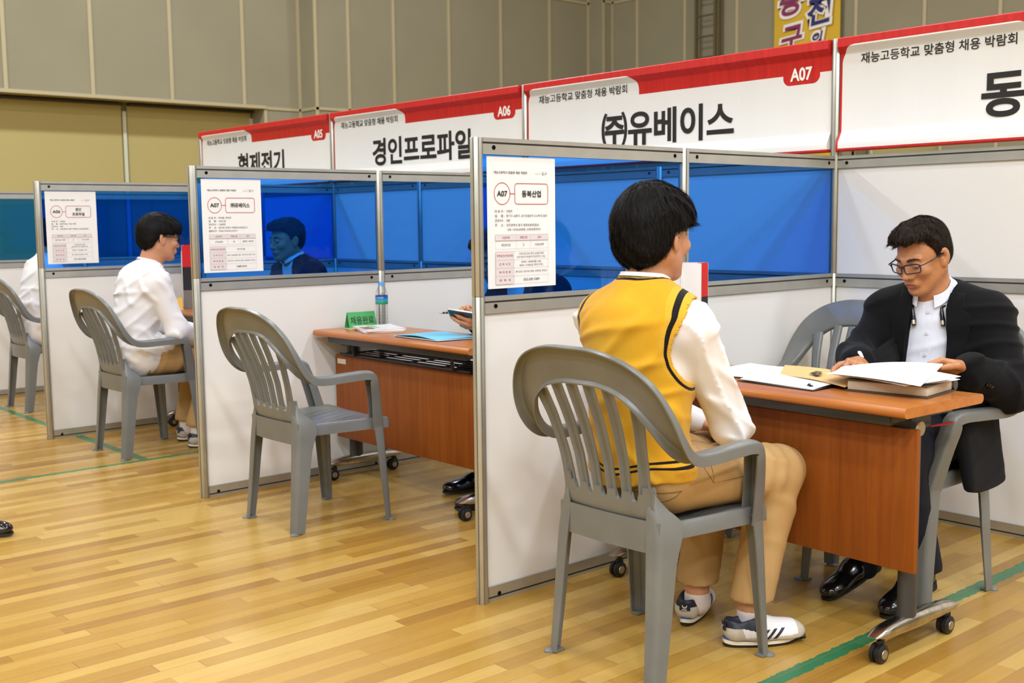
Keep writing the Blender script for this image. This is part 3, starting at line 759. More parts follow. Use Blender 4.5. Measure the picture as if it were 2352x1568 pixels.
# ------------------------------------------------------------------ folding desks (length along y, sitter side -x)
def make_desk(label):
    r = thing('folding_desk', label, 'desk', (0, 0, 0), 0, 'cherry wood folding desks')
    LY, LX, Z = 1.20, .412, .73
    # top with bullnose long edges
    b = MB(); prof = []; rr = .014; th = .028
    for a in np.linspace(-90, 90, 9): prof.append((-LX / 2 + rr - rr * cos(R_(a)), Z - rr + rr * sin(R_(a))))
    for a in np.linspace(90, -90, 9): prof.append((LX / 2 - rr + rr * cos(R_(a)), Z - rr + rr * sin(R_(a))))
    b.loft([[(x, y, z) for x, z in prof] for y in (-LY / 2, LY / 2)]); b.build('tabletop', M['top'], r, 40)
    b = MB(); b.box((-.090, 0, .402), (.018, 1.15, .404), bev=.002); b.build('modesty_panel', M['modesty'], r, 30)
    for s in (-1, 1):
        b = MB(); b.box((-.155 + .07, s * .0, .685), (.03, 1.08, .034))
        lg = MB(); ring = lambda z, k: [(-.030 + .036 * k * cos(a) , s * .515 + .023 * k * sin(a), z) for a in np.linspace(0, 2 * pi, 20, endpoint=False)]
        lg.loft([ring(.085, 1), ring(.66, 1)]); lg.box((-.030, s * .515, .675), (.10, .06, .05)); lg.box((-.01, s * .515, .69), (.30, .05, .026), bev=.004)
        lg.build('leg', M['steel'], r, 40)
        ft = MB(); rings = []
        for q in np.linspace(0, 1, 13):
            x = -.205 + .440 * q; e = sin(pi * q) ** .35; w = .016 + .013 * e; h0 = .062 + .018 * (1 - e); h1 = .082 + .028 * e
            rings.append([(x, s * .515 + w * cos(a) * (abs(cos(a)) ** -.35 if abs(cos(a)) > .05 else 1), (h0 + h1) / 2 + (h1 - h0) / 2 * sin(a)) for a in np.linspace(0, 2 * pi, 14, endpoint=False)])
        ft.loft(rings); fo = ft.build('foot', M['chrome'], r, 50)
        for x in (-.155, .195):
            c = MB(); y = s * .515; c.lathe([(.0, -.019), (.020, -.019), (.027, -.015), (.027, -.004), (.022, -.003), (.022, .003), (.027, .004), (.027, .015), (.020, .019), (0, .019)], (x - .012, y, .0275), 22, 0, 'y')
            c.lathe([(0, -.0215), (.013, -.0205), (.014, -.0185)], (x - .012, y, .0275), 18, 1, 'y'); c.lathe([(.014, .0185), (.013, .0205), (0, .0215)], (x - .012, y, .0275), 18, 1, 'y')
            c.box((x - .004, y, .052), (.030, .012, .026), bev=.004); c.lathe([(.008, .045), (.008, .075)], (x, y, 0), 10)
            c.build('castor', [M['rubber'], M['cap_metal']], fo, 40)
    b = MB(); b.box((-.150, 0, .686), (.028, 1.06, .032), bev=.003); b.box((.150, 0, .686), (.028, 1.06, .032), bev=.003); b.build('frame_rail', M['steel'], r, 30)
    b = MB()
    for x in (-.115, .115): b.tube([(x, -.50, .615), (x, .50, .615)], .0062, 8)
    for x in (-.07, -.023, .023, .07): b.tube([(x, -.50, .615), (x, .50, .615)], .0032, 6)
    for y in (-.50, -.25, 0, .25, .50): b.tube([(-.115, y, .613), (.115, y, .613)], .004, 6)
    for y in (-.40, .36):
        for sx in (-1, 1): b.tube([(sx * .13, y, .675), (sx * .135, y, .645), (sx * .128, y, .622), (sx * .11, y, .613)], .0075, 8)
    b.build('wire_shelf', M['black_steel'], r, 40)
    return r
dk = make_desk('cherry wood desk between the yellow-vest student and the man in the black jacket'); dk.location = (.672, -.632, 0); dk.rotation_euler = (0, 0, R_(-2.0))
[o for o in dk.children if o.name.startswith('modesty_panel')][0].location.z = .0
d2 = copy_tree(dk); d2.location = (.778, 1.350, 0); d2.rotation_euler = (0, 0, R_(-.6)); d2['label'] = 'cherry wood desk with the green sign and water bottle, wire shelf visible under its top'
d3 = copy_tree(dk); d3.location = (.868, 3.318, 0); d3.rotation_euler = (0, 0, R_(-.6)); d3['label'] = 'cherry wood desk in front of the white-shirted student, mostly behind the partition'
b = MB(); b.box((-.1005, .515, .575), (.003, .072, .024)); st = b.build('asset_sticker', M['sticker'], d2, None)
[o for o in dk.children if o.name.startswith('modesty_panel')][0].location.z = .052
bpy.data.objects.remove([o for o in dk.children if o.name.startswith('wire_shelf')][0])
# latch at the near end of the nearest desk
b = MB(); b.tube([(-.01, -.560, .655), (.04, -.563, .654), (.10, -.563, .652)], [.004, .006, .007], 8, flat=.5); b.build('red_lever', simple('red_lever_plastic', srgb(170, 20, 30), .35), dk, 60)
b = MB(); b.lathe([(.0, -.004), (.020, -.004), (.022, 0), (.020, .004), (0, .004)], (-.06, -.560, .655), 20, 0, 'y'); b.build('hinge_disc', M['cap_metal'], dk, 40)

# ------------------------------------------------------------------ things on the desks
TZ = .7302
def sheet(name, corners, mat, parent=None, lift=None, th=0.0006, n=10):
    """a slightly curled sheet through four corners a,b,c,d (3D)"""
    a, b_, c, d = [np.array(p, float) for p in corners]; G = []; N = []
    nn = np.cross(b_ - a, d - a); nn /= np.linalg.norm(nn); nn = nn if nn[2] > 0 else -nn
    for i in range(n + 1):
        gr = []; nr = []
        for j in range(n + 1):
            u, v = i / n, j / n; p = a * (1 - u) * (1 - v) + b_ * u * (1 - v) + c * u * v + d * (1 - u) * v
            if lift: p = p + np.array((0, 0, 1.0)) * lift(u, v)
            gr.append(p); nr.append(nn)
        G.append(gr); N.append(nr)
    V, F = thick_grid(G, N, th); return mesh_obj(name, V, F, mat, parent, 50)
M['white_sheet'] = simple('bright_white_paper', srgb(240, 240, 242), .7)
M['kraft'] = simple('tan_envelope_paper', srgb(222, 182, 116), .55, var=.04, vscale=20)
M['dark_book'] = simple('dark_brown_leather', srgb(74, 62, 56), .45, var=.1, vscale=30, bump=.1, bscale=300)
M['page_edge'] = simple('page_edges', srgb(196, 184, 162), .8)
M['black_gloss'] = simple('black_gloss_plastic', srgb(18, 18, 20), .2)
# loose white papers, left part of the nearest desk
zs = TZ
plab = ['white paper sheet at the bottom of the loose pile on the nearest desk', 'white paper sheet in the middle of the loose pile on the nearest desk', 'topmost white paper sheet of the loose pile left of the tan envelope']
for i, (dx, dy, rot) in enumerate(((.0, .0, .06), (.012, -.006, .16), (-.006, .012, -.02))):
    cx, cy = .765 + dx, -.495 + dy; cr, sr = cos(rot), sin(rot)
    cs = [(cx + x * cr - y * sr, cy + x * sr + y * cr, zs + .0012 + .002 * i) for x, y in ((-.14, -.10), (-.14, .10), (.14, .10), (.14, -.10))]
    tag(sheet('paper_sheet', cs, M['white_sheet'], None, lambda u, v, i=i: .004 * i * (u - .5) ** 2 + .003 * v * v), plab[i], 'paper', 'loose papers on the nearest desk')
# open ring folder with black edge
fold = thing('document_folder', 'white open document folder with black underside, under the tan envelope', 'folder', (.70, -.745, TZ), 0)
sheet('cover', [(-.155, -.13, .003), (-.135, .16, .003), (.12, .15, .003), (.10, -.14, .003)], M['black_gloss'], fold, lambda u, v: .004 * sin(pi * v), .0014)
sheet('page', [(-.145, -.122, .0055), (-.126, .155, .0055), (.115, .145, .0055), (.095, -.135, .0055)], M['white_sheet'], fold, lambda u, v: .008 * sin(pi * v) + .003 * u, .0025)
env = thing('envelope', 'tan paper envelope with a small dark stamp, lying on the nearest desk', 'envelope', (0, 0, 0))
eo = np.array((.70, -.60, TZ + .016))
ecs = [(.695, -.651, TZ + .014), (.619, -.934, TZ + .012), (.818, -.900, TZ + .018), (.794, -.602, TZ + .032)]
sheet('paper', ecs, M['kraft'], env, lambda u, v: .006 * sin(pi * u), .0016)
ea, eb, ec, ed = [np.array(p) for p in ecs]
eu = (eb - ea) / np.linalg.norm(eb - ea); ev = (ed - ea); ev = ev - eu * ev.dot(eu); ev /= np.linalg.norm(ev)
ik = Ink(ea + eu * .10 + ev * .035, eu, ev, .0072); ik.rect(0, 0, .030, .030); ik.rect(.026, -.006, .044, .018); ik.build('stamp', simple('dark_stamp_ink', srgb(58, 46, 30), .7), env)
ik = Ink(ea + eu * .10 + ev * .035, eu, ev, .0076); ik.text('인재', .003, .014, .011, .022); ik.text('채용', .024, .002, .010, .016); ik.build('stamp_lettering', M['kraft'], env)
cl = thing('binder_clip', 'tiny black clip at the edge of the nearest desk, in front of the tan envelope', 'clip', (.590, -.835, TZ))
b = MB(); b.tube([(0, .012, .004), (-.004, .0, .012), (-.010, -.010, .006)], [.0035, .005, .004], 8); b.lathe([(0, 0), (.006, .001), (.0065, .008), (.004, .012), (0, .0125)], (-.008, -.010, 0), 12); b.build('body', M['black_gloss'], cl, 50)
b = MB(); b.lathe([(0, .0125), (.003, .0128), (0, .014)], (-.008, -.010, 0), 8); b.build('metal_tip', M['cap_metal'], cl, 50)
# dark organiser under the man's papers
bkt = thing('organiser_notebook', 'thick dark brown leather organiser under the papers the man is holding', 'notebook', (.735, -1.045, TZ), R_(6))
b = MB(); b.box((0, 0, .002), (.200, .250, .004), bev=.0015); b.tube([(.100, -.125, .017), (.100, .125, .017)], .0155, 14); b.box((.0, 0, .034), (.200, .250, .003), bev=.0012); b.build('cover', M['dark_book'], bkt, 40)
b = MB(); b.box((-.004, 0, .018), (.180, .238, .027), bev=.003); b.build('pages', M['page_edge'], bkt, 30)
pl_ = ['white printed sheet held by the man in the black jacket, uppermost', 'white sheet just beneath the one the man in the black jacket holds', 'lowest white sheet, lying on the dark organiser']
for i, cs in enumerate(([(.622, -.880, TZ + .046), (.569, -1.200, TZ + .046), (.900, -1.090, TZ + .068), (.720, -.858, TZ + .056)],
                        [(.640, -.855, TZ + .042), (.580, -1.150, TZ + .041), (.765, -1.215, TZ + .056), (.880, -.845, TZ + .046)],
                        [(.655, -.935, TZ + .0375), (.645, -1.150, TZ + .0375), (.800, -1.195, TZ + .042), (.830, -.905, TZ + .040)])):
    tag(sheet('paper_sheet', cs, M['white_sheet'], None, lambda u, v, i=i: (.010 - .003 * i) * sin(pi * u) * (.4 + .6 * v) - .004 * v * sin(pi * v)), pl_[2 - i] if False else pl_[i], 'paper', 'papers in front of the man in the black jacket')

# water bottles
M['pet'] = mat_clear('clear_pet_plastic', (.93, .95, .96, 1), 1.4); M['cap_blue'] = simple('light_blue_cap', srgb(92, 158, 222), .35)
def mat_label():
    t = NT('bottle_label'); sp = t.node('ShaderNodeSeparateXYZ'); t.link(t.coords(), sp.inputs[0])
    n = t.noise(t.coords(scale=(20, 20, 60)), 1.0, 3.0)
    f = t.math('ADD', t.math('DIVIDE', t.math('SUBTRACT', sp.outputs[2], .122), .045), t.math('MULTIPLY', t.math('SUBTRACT', n, .5), .25))
    t.set(Base_Color=t.ramp(f, [(.10, srgb(40, 130, 70)), (.28, srgb(60, 150, 110)), (.45, srgb(40, 150, 205)), (.8, srgb(20, 92, 170)), (1.0, srgb(20, 70, 150))]), Roughness=.35); return t.m
M['label'] = mat_label()
def make_bottle(loc, label):
    r = thing('water_bottle', label, 'bottle', loc, 0, 'blue-capped water bottles'); r.scale = (.93, .93, .93)
    prof = [(.0, .001), (.024, .0015), (.0315, .006), (.0325, .012)]
    z = .016
    while z < .118: prof += [(.0325, z), (.0325, z + .008), (.0295, z + .0105), (.0295, z + .0125), (.0325, z + .0145)]; z += .0170
    prof += [(.0325, .124), (.0320, .167), (.0325, .172), (.0318, .180), (.026, .198), (.018, .212), (.0125, .219), (.0125, .232), (0, .232)]
    b = MB(); b.lathe(prof, n=32); b.build('body', M['pet'], r, 50)
    b = MB(); b.lathe([(.0334, .122), (.0336, .124), (.0336, .166), (.0334, .168)], n=32, cap=False); b.build('label', M['label'], r, 60)
    b = MB(); b.lathe([(.0135, .219), (.0145, .2195), (.0147, .236), (.0135, .2395), (0, .240)], n=28); b.build('cap', M['cap_blue'], r, 40)
    ik = MB()
    for q in np.linspace(-.5, .5, 9):
        a0 = R_(218) + q * 1.0
        ik.add([(.0340 * cos(a0 + da), .0340 * sin(a0 + da), .155 + dz) for da, dz in ((-.045, 0), (.045, 0), (.045, .004 + .001 * sin(40 * q)), (-.045, .004))], [(0, 1, 2, 3)])
    ik.build('label_print', simple('yellow_label_print', srgb(224, 200, 70), .5), r, None)
    return r
make_bottle((.890, 1.815, TZ), 'clear water bottle with blue cap and label beside the green desk sign')
make_bottle((.735, -.315, TZ), 'clear water bottle with blue cap half hidden behind the yellow-vest student\'s shoulder')
# tent cards
def tent_card(name, loc, rz, Wd, H, mat, txt, ink, label, th, base=True, w=None):
    r = thing(name, label, 'sign', loc, rz)
    b = MB()
    for s in (-1, 1): b.add(*thick_grid([[(0 + s * .028, -Wd / 2, 0), (s * .0015, -Wd / 2, H)], [(s * .028, Wd / 2, 0), (s * .0015, Wd / 2, H)]], [[(s, 0, .3)] * 2] * 2, .0012))
    b.build('card', mat, r, None)
    if base: b = MB(); b.box((0, 0, .0006), (.075, Wd + .012, .0012)); b.build('base_card', M['paper'], r, None)
    k = np.array((.0265, 0, H)); k /= np.linalg.norm(k)
    ik = Ink((-.028, 0, 0), (0, -1, 0), k, .0009); ik.text(txt, 0, H * .26, H * .50, w, 'c', th, 5); ik.build('lettering', ink, r); return r
M['green_card'] = simple('green_card', srgb(66, 158, 84), .5, var=.03, vscale=15); M['yellow_card'] = simple('yellow_card', srgb(232, 178, 36), .5)
tent_card('desk_sign', (.800, 1.868, TZ), R_(84), .150, .078, M['green_card'], '채용완료', M['sign_black'], 'green folded desk sign with black lettering beside the water bottle', .012, w=.128)
tent_card('desk_sign', (.715, 3.755, TZ), R_(70), .085, .068, M['yellow_card'], '부', simple('brown_print', srgb(90, 60, 10), .6), 'small yellow folded desk sign near the paper bag', .02)
# magazine stack and cyan folder on the second desk
mz = ['lower white booklet of the two in front of the green desk sign', 'upper white booklet with a dark red picture, in front of the green desk sign']
def mat_cover():
    t = NT('booklet_cover'); sp = t.node('ShaderNodeSeparateXYZ'); t.link(t.coords(), sp.inputs[0]); X, Y = sp.outputs[0], sp.outputs[1]
    inb = lambda S, a, bb: t.math('MULTIPLY', t.math('GREATER_THAN', S, a), t.math('LESS_THAN', S, bb))
    pic = t.math('MULTIPLY', inb(X, -.085, -.035), inb(Y, -.06, .055)); grn = t.math('MULTIPLY', inb(X, -.035, .005), inb(Y, -.02, .10))
    n = t.noise(t.coords(), 45.0, 4.0)
    c = t.mix(grn, srgb(226, 224, 218), srgb(176, 190, 150)); c = t.mix(pic, c, t.ramp(n, [(.35, srgb(96, 26, 36)), (.55, srgb(140, 60, 56)), (.7, srgb(224, 176, 130))]))
    t.set(Base_Color=c, Roughness=.3); return t.m
for i, (rz, dz) in enumerate(((R_(-22), 0), (R_(-16), .0085))):
    r = thing('booklet', mz[i], 'booklet', (.760, 1.655, TZ + dz), rz, 'booklets on the second desk')
    b = MB(); b.box((0, 0, .004), (.188, .226, .0076), bev=.001); b.build('pages', M['page_edge'] if i == 0 else M['paper'], r, 30)
    sheet('cover', [(-.095, -.114, .0084), (-.095, .114, .0084), (.095, .114, .0084), (.095, -.114, .0084)], mat_cover() if i else M['paper'], r, (lambda u, v: .012 * max(0, u - .6) ** 1.5 + .012 * max(0, v - .75) ** 1.2) if i else None, .0008)
M['cyan'] = simple('cyan_folder_card', srgb(112, 196, 226), .4, var=.04, vscale=9)
cf = thing('paper_folder', 'light blue paper folder lying under the hands of the man holding a phone', 'folder', (0, 0, 0))
sheet('back_cover', [(.645, 1.37, TZ + .002), (.640, 1.05, TZ + .002), (.865, 1.02, TZ + .002), (.905, 1.34, TZ + .002)], M['black_gloss'], cf, None, .0014)
sheet('page', [(.650, 1.385, TZ + .0045), (.646, 1.06, TZ + .0045), (.870, 1.03, TZ + .0045), (.905, 1.35, TZ + .0045)], M['paper'], cf, None, .0016)
sheet('front_cover', [(.652, 1.380, TZ + .0065), (.650, 1.075, TZ + .0065), (.872, 1.03, TZ + .0065), (.905, 1.345, TZ + .0065)], M['cyan'], cf, lambda u, v: .006 * sin(pi * u) * (1 - v) + .003 * sin(3 * u + 2 * v) ** 2, .001)
ik = Ink((.655, 1.30, TZ + .0135), (.0, -1, 0), (1, 0, 0), 0); ik.poly([(0, .05), (.06, .03), (.12, .045), (.11, .055), (.06, .043), (.01, .062)]); ik.build('print', simple('yellow_green_print', srgb(206, 214, 120), .5), cf)

# paper shopping bags
M['bag_white'] = simple('white_bag_card', srgb(228, 226, 224), .4); M['bag_black'] = simple('black_bag_card', srgb(26, 22, 22), .4); M['bag_grey'] = simple('grey_bag_card', srgb(120, 112, 108), .4); M['bag_red'] = simple('red_bag_card', srgb(198, 24, 22), .4)
M['cord'] = simple('white_cord', srgb(236, 234, 230), .8)
def make_bag(loc, rz, label):
    """front faces -x, gusset sides face +-y"""
    r = thing('shopping_bag', label, 'bag', loc, rz, 'paper shopping bags on the desks')
    D, Wd, H = .095, .235, .355
    for sx in (-1, 1):
        b = MB(); b.add(*thick_grid([[(sx * D / 2, -Wd / 2, z) for z in (0, H)], [(sx * D / 2, Wd / 2, z) for z in (0, H)]], [[(sx, 0, 0)] * 2] * 2, .0012)); b.build('face', M['bag_white'], r, None)
    for sy in (-1, 1):
        for z0, z1, mt, nm in ((0, .105, 'bag_grey', 'grey_band'), (.105, .235, 'bag_black', 'black_band'), (.235, H, 'bag_red', 'red_band')):
            G = [[], [], []]
            for z in np.linspace(z0, z1, 5):
                inn = .030 * max(0, (z - .06) / H)
                G[0].append((-D / 2, sy * Wd / 2, z)); G[1].append((0, sy * (Wd / 2 - inn), z)); G[2].append((D / 2, sy * Wd / 2, z))
            b = MB(); b.add(*thick_grid(G, [[(0, sy, 0)] * 5] * 3, .0012)); b.build(nm, M[mt], r, 10)
    b = MB(); b.box((0, 0, .0008), (D, Wd, .0016)); b.build('bottom', M['bag_grey'], r, None)
    for sx in (-1, 1):
        b = MB(); b.tube([(sx * (D / 2 + .003), -.05, H - .03), (sx * (D / 2 + .006), -.045, H - .10), (sx * (D / 2 + .007), -.02, H - .155), (sx * (D / 2 + .007), .02, H - .155), (sx * (D / 2 + .006), .045, H - .10), (sx * (D / 2 + .003), .05, H - .03)], .0028, 8); b.build('cord_handle', M['cord'], r, 60)
    ik = Ink((-D / 2 - .001, .06, .05), (0, -1, 0), (0, 0, 1), .0006); ik.rect(0, 0, .12, .05); ik.build('front_block', M['bag_black'], r)
    return r
make_bag((.80, -.118, TZ), R_(25), 'white shopping bag with red and black side behind the yellow-vest student\'s face')
bg2 = make_bag((.857, 3.815, TZ), R_(-28), 'red, black and grey sided shopping bag by the small yellow desk sign')
bg2.scale = (1, 1, 1.09)
# ------------------------------------------------------------------ people : signed distance modelling
def nrm(v): v = np.array(v, float); return v / (np.linalg.norm(v) + 1e-12)
class SDF:
    def __init__(s): s.ops = []
    def rc(s, a, b, r0, r1, k=.02, op='u', m=.0):
        a, b = np.array(a, float), np.array(b, float); ab = b - a; L2 = ab.dot(ab) + 1e-12; R = max(r0, r1)
        def f(X, Y, Z):
            x, y, z = X - a[0], Y - a[1], Z - a[2]; t = np.clip((x * ab[0] + y * ab[1] + z * ab[2]) / L2, 0, 1)
            return np.sqrt((x - t * ab[0]) ** 2 + (y - t * ab[1]) ** 2 + (z - t * ab[2]) ** 2) - (r0 + (r1 - r0) * t)
        s.ops.append((op, f, np.minimum(a, b) - R, np.maximum(a, b) + R, k)); return s
    def el(s, c, rad, Rm=None, k=.02, op='u'):
        c = np.array(c, float); rad = np.array(rad, float); Rm = np.eye(3) if Rm is None else np.asarray(Rm); ext = np.sqrt(((Rm * rad) ** 2).sum(1))
        def f(X, Y, Z):
            x, y, z = X - c[0], Y - c[1], Z - c[2]
            q = [(Rm[0, i] * x + Rm[1, i] * y + Rm[2, i] * z) / rad[i] for i in range(3)]
            k0 = np.sqrt(q[0] ** 2 + q[1] ** 2 + q[2] ** 2); k1 = np.sqrt((q[0] / rad[0]) ** 2 + (q[1] / rad[1]) ** 2 + (q[2] / rad[2]) ** 2)
            return k0 * (k0 - 1) / (k1 + 1e-9)
        s.ops.append((op, f, c - ext, c + ext, k)); return s
    def fn(s, f, op='cut', k=0.0): s.ops.append((op, f, None, None, k)); return s
    def merge(s, o): s.ops += o.ops; return s
    @staticmethod
    def comb(op, F, d, k):
        if op == 'u':
            h = np.clip(.5 + .5 * (F - d) / k, 0, 1); return F + (d - F) * h - k * h * (1 - h)
        if op == 's':
            h = np.clip(.5 - .5 * (F + d) / k, 0, 1); return F + (-d - F) * h + k * h * (1 - h)
        if op == 'cut': return np.maximum(F, d) if k <= 0 else -SDF.comb('u', -F, -d, k)
        if op == 'add': return F + d
    def at(s, P):
        X, Y, Z = P[:, 0], P[:, 1], P[:, 2]; F = np.full(len(P), .25)
        for op, f, lo, hi, k in s.ops: F = s.comb(op, F, f(X, Y, Z), k)
        return F
    def grad(s, P, e=.002):
        g = np.stack([s.at(P + np.eye(3)[i] * e) - s.at(P - np.eye(3)[i] * e) for i in range(3)], 1)
        return g / (np.linalg.norm(g, axis=1, keepdims=True) + 1e-9)
    def bounds(s):
        lo = np.min([o[2] for o in s.ops if o[0] == 'u'], 0); hi = np.max([o[3] for o in s.ops if o[0] == 'u'], 0); return lo - .03, hi + .03
    def mesh(s, step=.008, fine=(), lo=None, hi=None):
        l, h = s.bounds(); lo = l if lo is None else np.maximum(l, lo); hi = h if hi is None else np.minimum(h, hi)
        ax = []
        for i in range(3):
            p = lo[i]; A = [p]
            while p < hi[i]:
                st = step
                for flo, fhi, fs in fine:
                    if flo[i] - fs <= p <= fhi[i]: st = min(st, fs)
                p += st; A.append(p)
            ax.append(np.array(A))
        X, Y, Z = ax; F = np.full((len(X), len(Y), len(Z)), .25, dtype=np.float32)
        for op, f, l, h, k in s.ops:
            if l is None: F = s.comb(op, F, f(X[:, None, None], Y[None, :, None], Z[None, None, :]), k).astype(np.float32); continue
            mg = max(k, .012) + .01
            sl = [slice(max(0, np.searchsorted(A, l[i] - mg) - 1), np.searchsorted(A, h[i] + mg) + 1) for i, A in enumerate(ax)]
            sub = F[sl[0], sl[1], sl[2]]
            if sub.size: F[sl[0], sl[1], sl[2]] = s.comb(op, sub, f(X[sl[0]][:, None, None], Y[sl[1]][None, :, None], Z[sl[2]][None, None, :]), k)
        return surface_nets(F, X, Y, Z)
def surface_nets(F, X, Y, Z):
    I = F < 0
    c = I[:-1, :-1, :-1].astype(np.int8)
    for a in ((1, 0, 0), (0, 1, 0), (0, 0, 1), (1, 1, 0), (1, 0, 1), (0, 1, 1), (1, 1, 1)):
        c = c + I[a[0]:F.shape[0] - 1 + a[0], a[1]:F.shape[1] - 1 + a[1], a[2]:F.shape[2] - 1 + a[2]]
    act = (c > 0) & (c < 8); ii, jj, kk = np.nonzero(act); n = len(ii)
    idx = np.full(act.shape, -1, dtype=np.int64); idx[ii, jj, kk] = np.arange(n)
    acc = np.zeros((n, 3)); cnt = np.zeros(n); cor = [(a, b, d) for a in (0, 1) for b in (0, 1) for d in (0, 1)]
    for p in cor:
        for ax in range(3):
            if p[ax]: continue
            q = list(p); q[ax] = 1
            fa = F[ii + p[0], jj + p[1], kk + p[2]]; fb = F[ii + q[0], jj + q[1], kk + q[2]]
            m = (fa < 0) != (fb < 0); t = np.where(m, fa / np.where(m, fa - fb, 1), 0)
            A = np.stack([X[ii + p[0]], Y[jj + p[1]], Z[kk + p[2]]], 1); B = np.stack([X[ii + q[0]], Y[jj + q[1]], Z[kk + q[2]]], 1)
            acc += np.where(m[:, None], A + (B - A) * t[:, None], 0); cnt += m
    V = acc / np.maximum(cnt, 1)[:, None]; Q = []
    for ax in range(3):
        sa = [slice(None)] * 3; sb = [slice(None)] * 3; sa[ax] = slice(0, -1); sb[ax] = slice(1, None)
        A, B = I[tuple(sa)], I[tuple(sb)]; e = np.argwhere(A != B); o1, o2 = (ax + 1) % 3, (ax + 2) % 3
        ok = (e[:, o1] > 0) & (e[:, o2] > 0) & (e[:, o1] < F.shape[o1] - 1) & (e[:, o2] < F.shape[o2] - 1); e = e[ok]
        ins = A[e[:, 0], e[:, 1], e[:, 2]]
        def cell(d1, d2):
            g = e.copy(); g[:, o1] -= d1; g[:, o2] -= d2; return idx[g[:, 0], g[:, 1], g[:, 2]]
        q = np.stack([cell(1, 1), cell(0, 1), cell(0, 0), cell(1, 0)], 1)
        q = np.where(ins[:, None], q, q[:, ::-1]); Q.append(q)
    Q = np.concatenate(Q); Q = Q[(Q >= 0).all(1)]
    return V, Q
def smooth_verts(V, Q, it=1, lam=.5):
    for _ in range(it):
        S = np.zeros_like(V); c = np.zeros(len(V))
        for a, b in ((0, 1), (1, 2), (2, 3), (3, 0)):
            np.add.at(S, Q[:, a], V[Q[:, b]]); np.add.at(S, Q[:, b], V[Q[:, a]]); np.add.at(c, Q[:, a], 1); np.add.at(c, Q[:, b], 1)
        V = V + lam * (S / np.maximum(c, 1)[:, None] - V)
    return V
def folds(amp, dirs, seed=0):
    """cloth folds : sparse narrow ridges, each family active in its own patches"""
    rg = np.random.RandomState(seed); W = []
    for d, wl in dirs: W.append((nrm(d) * 2 * pi / wl, rg.rand(6) * 6.3, rg.randn(3, 3) * 8.0))
    def f(X, Y, Z):
        S = 0.0
        for i, (d, ph, wv) in enumerate(W):
            w = 0.9 * np.sin(wv[0, 0] * X + wv[0, 1] * Y + wv[0, 2] * Z + ph[0]) + 0.45 * np.sin(1.5 * (wv[1, 0] * X + wv[1, 1] * Y + wv[1, 2] * Z) + ph[1])
            s_ = np.sin(.5 * (d[0] * X + d[1] * Y + d[2] * Z) + w + ph[2]); ridge = np.exp(-(s_ / .42) ** 2)
            m = np.sin(wv[2, 0] * X * 1.3 + wv[2, 1] * Y * 1.3 + wv[1, 2] * Z * 1.3 + ph[3] + i * 2.1); m = np.clip((m + .25) / .8, 0, 1); m = m * m * (3 - 2 * m)
            S = S - ridge * m
        return amp * (S + .25)
    return f
def plane(p, n):
    p, n = np.array(p, float), nrm(n)
    return lambda X, Y, Z: (X - p[0]) * n[0] + (Y - p[1]) * n[1] + (Z - p[2]) * n[2]
def ring_on(sd, c, axis, n=48, rmax=.3, start=None):
    """closed curve where the surface meets a plane"""
    axis = nrm(axis); u = nrm(np.cross(axis, (0, 0, 1) if abs(axis[2]) < .9 else (1, 0, 0))); v = np.cross(axis, u); c = np.array(c, float); P = []
    ts = np.linspace(0.0, rmax, 160)
    for k in range(n):
        d = cos(2 * pi * k / n) * u + sin(2 * pi * k / n) * v; q = c + ts[:, None] * d; f = sd.at(q); o = np.nonzero(f > 0)[0]
        i = o[0] if len(o) else len(ts) - 1
        t = ts[i] if i == 0 else ts[i - 1] + (ts[i] - ts[i - 1]) * (-f[i - 1]) / (f[i] - f[i - 1] + 1e-9)
        P.append(c + d * t)
    return P

# materials
def mat_skin(name, c, lip):
    t = NT(name); a = t.node('ShaderNodeAttribute'); a.attribute_name = 'Col'
    n = t.noise(t.coords(), 60.0, 4.0); n2 = t.noise(t.coords(), 9.0, 3.0)
    d = tuple(x * .90 for x in c[:3]) + (1,); l = tuple(min(1, x * 1.08) for x in c[:3]) + (1,)
    base = t.ramp(t.math('ADD', t.math('MULTIPLY', n, .5), t.math('MULTIPLY', n2, .5)), [(.35, d), (.65, l)])
    sp = t.node('ShaderNodeSeparateColor'); t.link(a.outputs['Color'], sp.inputs[0])
    base = t.mix(sp.outputs[0], base, lip); base = t.mix(t.math('MULTIPLY', sp.outputs[1], .8), base, srgb(60, 40, 30))
    t.set(Base_Color=base, Roughness=.46); t.b.inputs['Subsurface Weight'].default_value = .12; t.b.inputs['Subsurface Radius'].default_value = (.012, .005, .003); t.b.inputs['Subsurface Scale'].default_value = .5
    t.bump(n, .06, .001); return t.m
def mat_hair(name, c0, c1):
    t = NT(name); n = t.noise(t.coords(scale=(1, 1, .3)), 160.0, 3.0)
    t.set(Base_Color=t.ramp(n, [(.3, c0), (.7, c1)]), Roughness=.5); t.b.inputs['Specular IOR Level'].default_value = .12; t.bump(n, .35, .002); return t.m
def mat_cloth(name, c, rough=.85, weave=900.0, bump=.12, sheen=.0, var=.05):
    t = NT(name); n = t.noise(t.coords(), 5.0, 4.0); w = t.noise(t.coords(), weave, 1.0)
    d = tuple(x * (1 - var) for x in c[:3]) + (1,); l = tuple(min(1, x * (1 + var)) for x in c[:3]) + (1,)
    t.set(Base_Color=t.ramp(n, [(.3, d), (.7, l)]), Roughness=rough); t.b.inputs['Sheen Weight'].default_value = sheen; t.b.inputs['Specular IOR Level'].default_value = .25
    t.bump(w, bump, .0015); return t.m
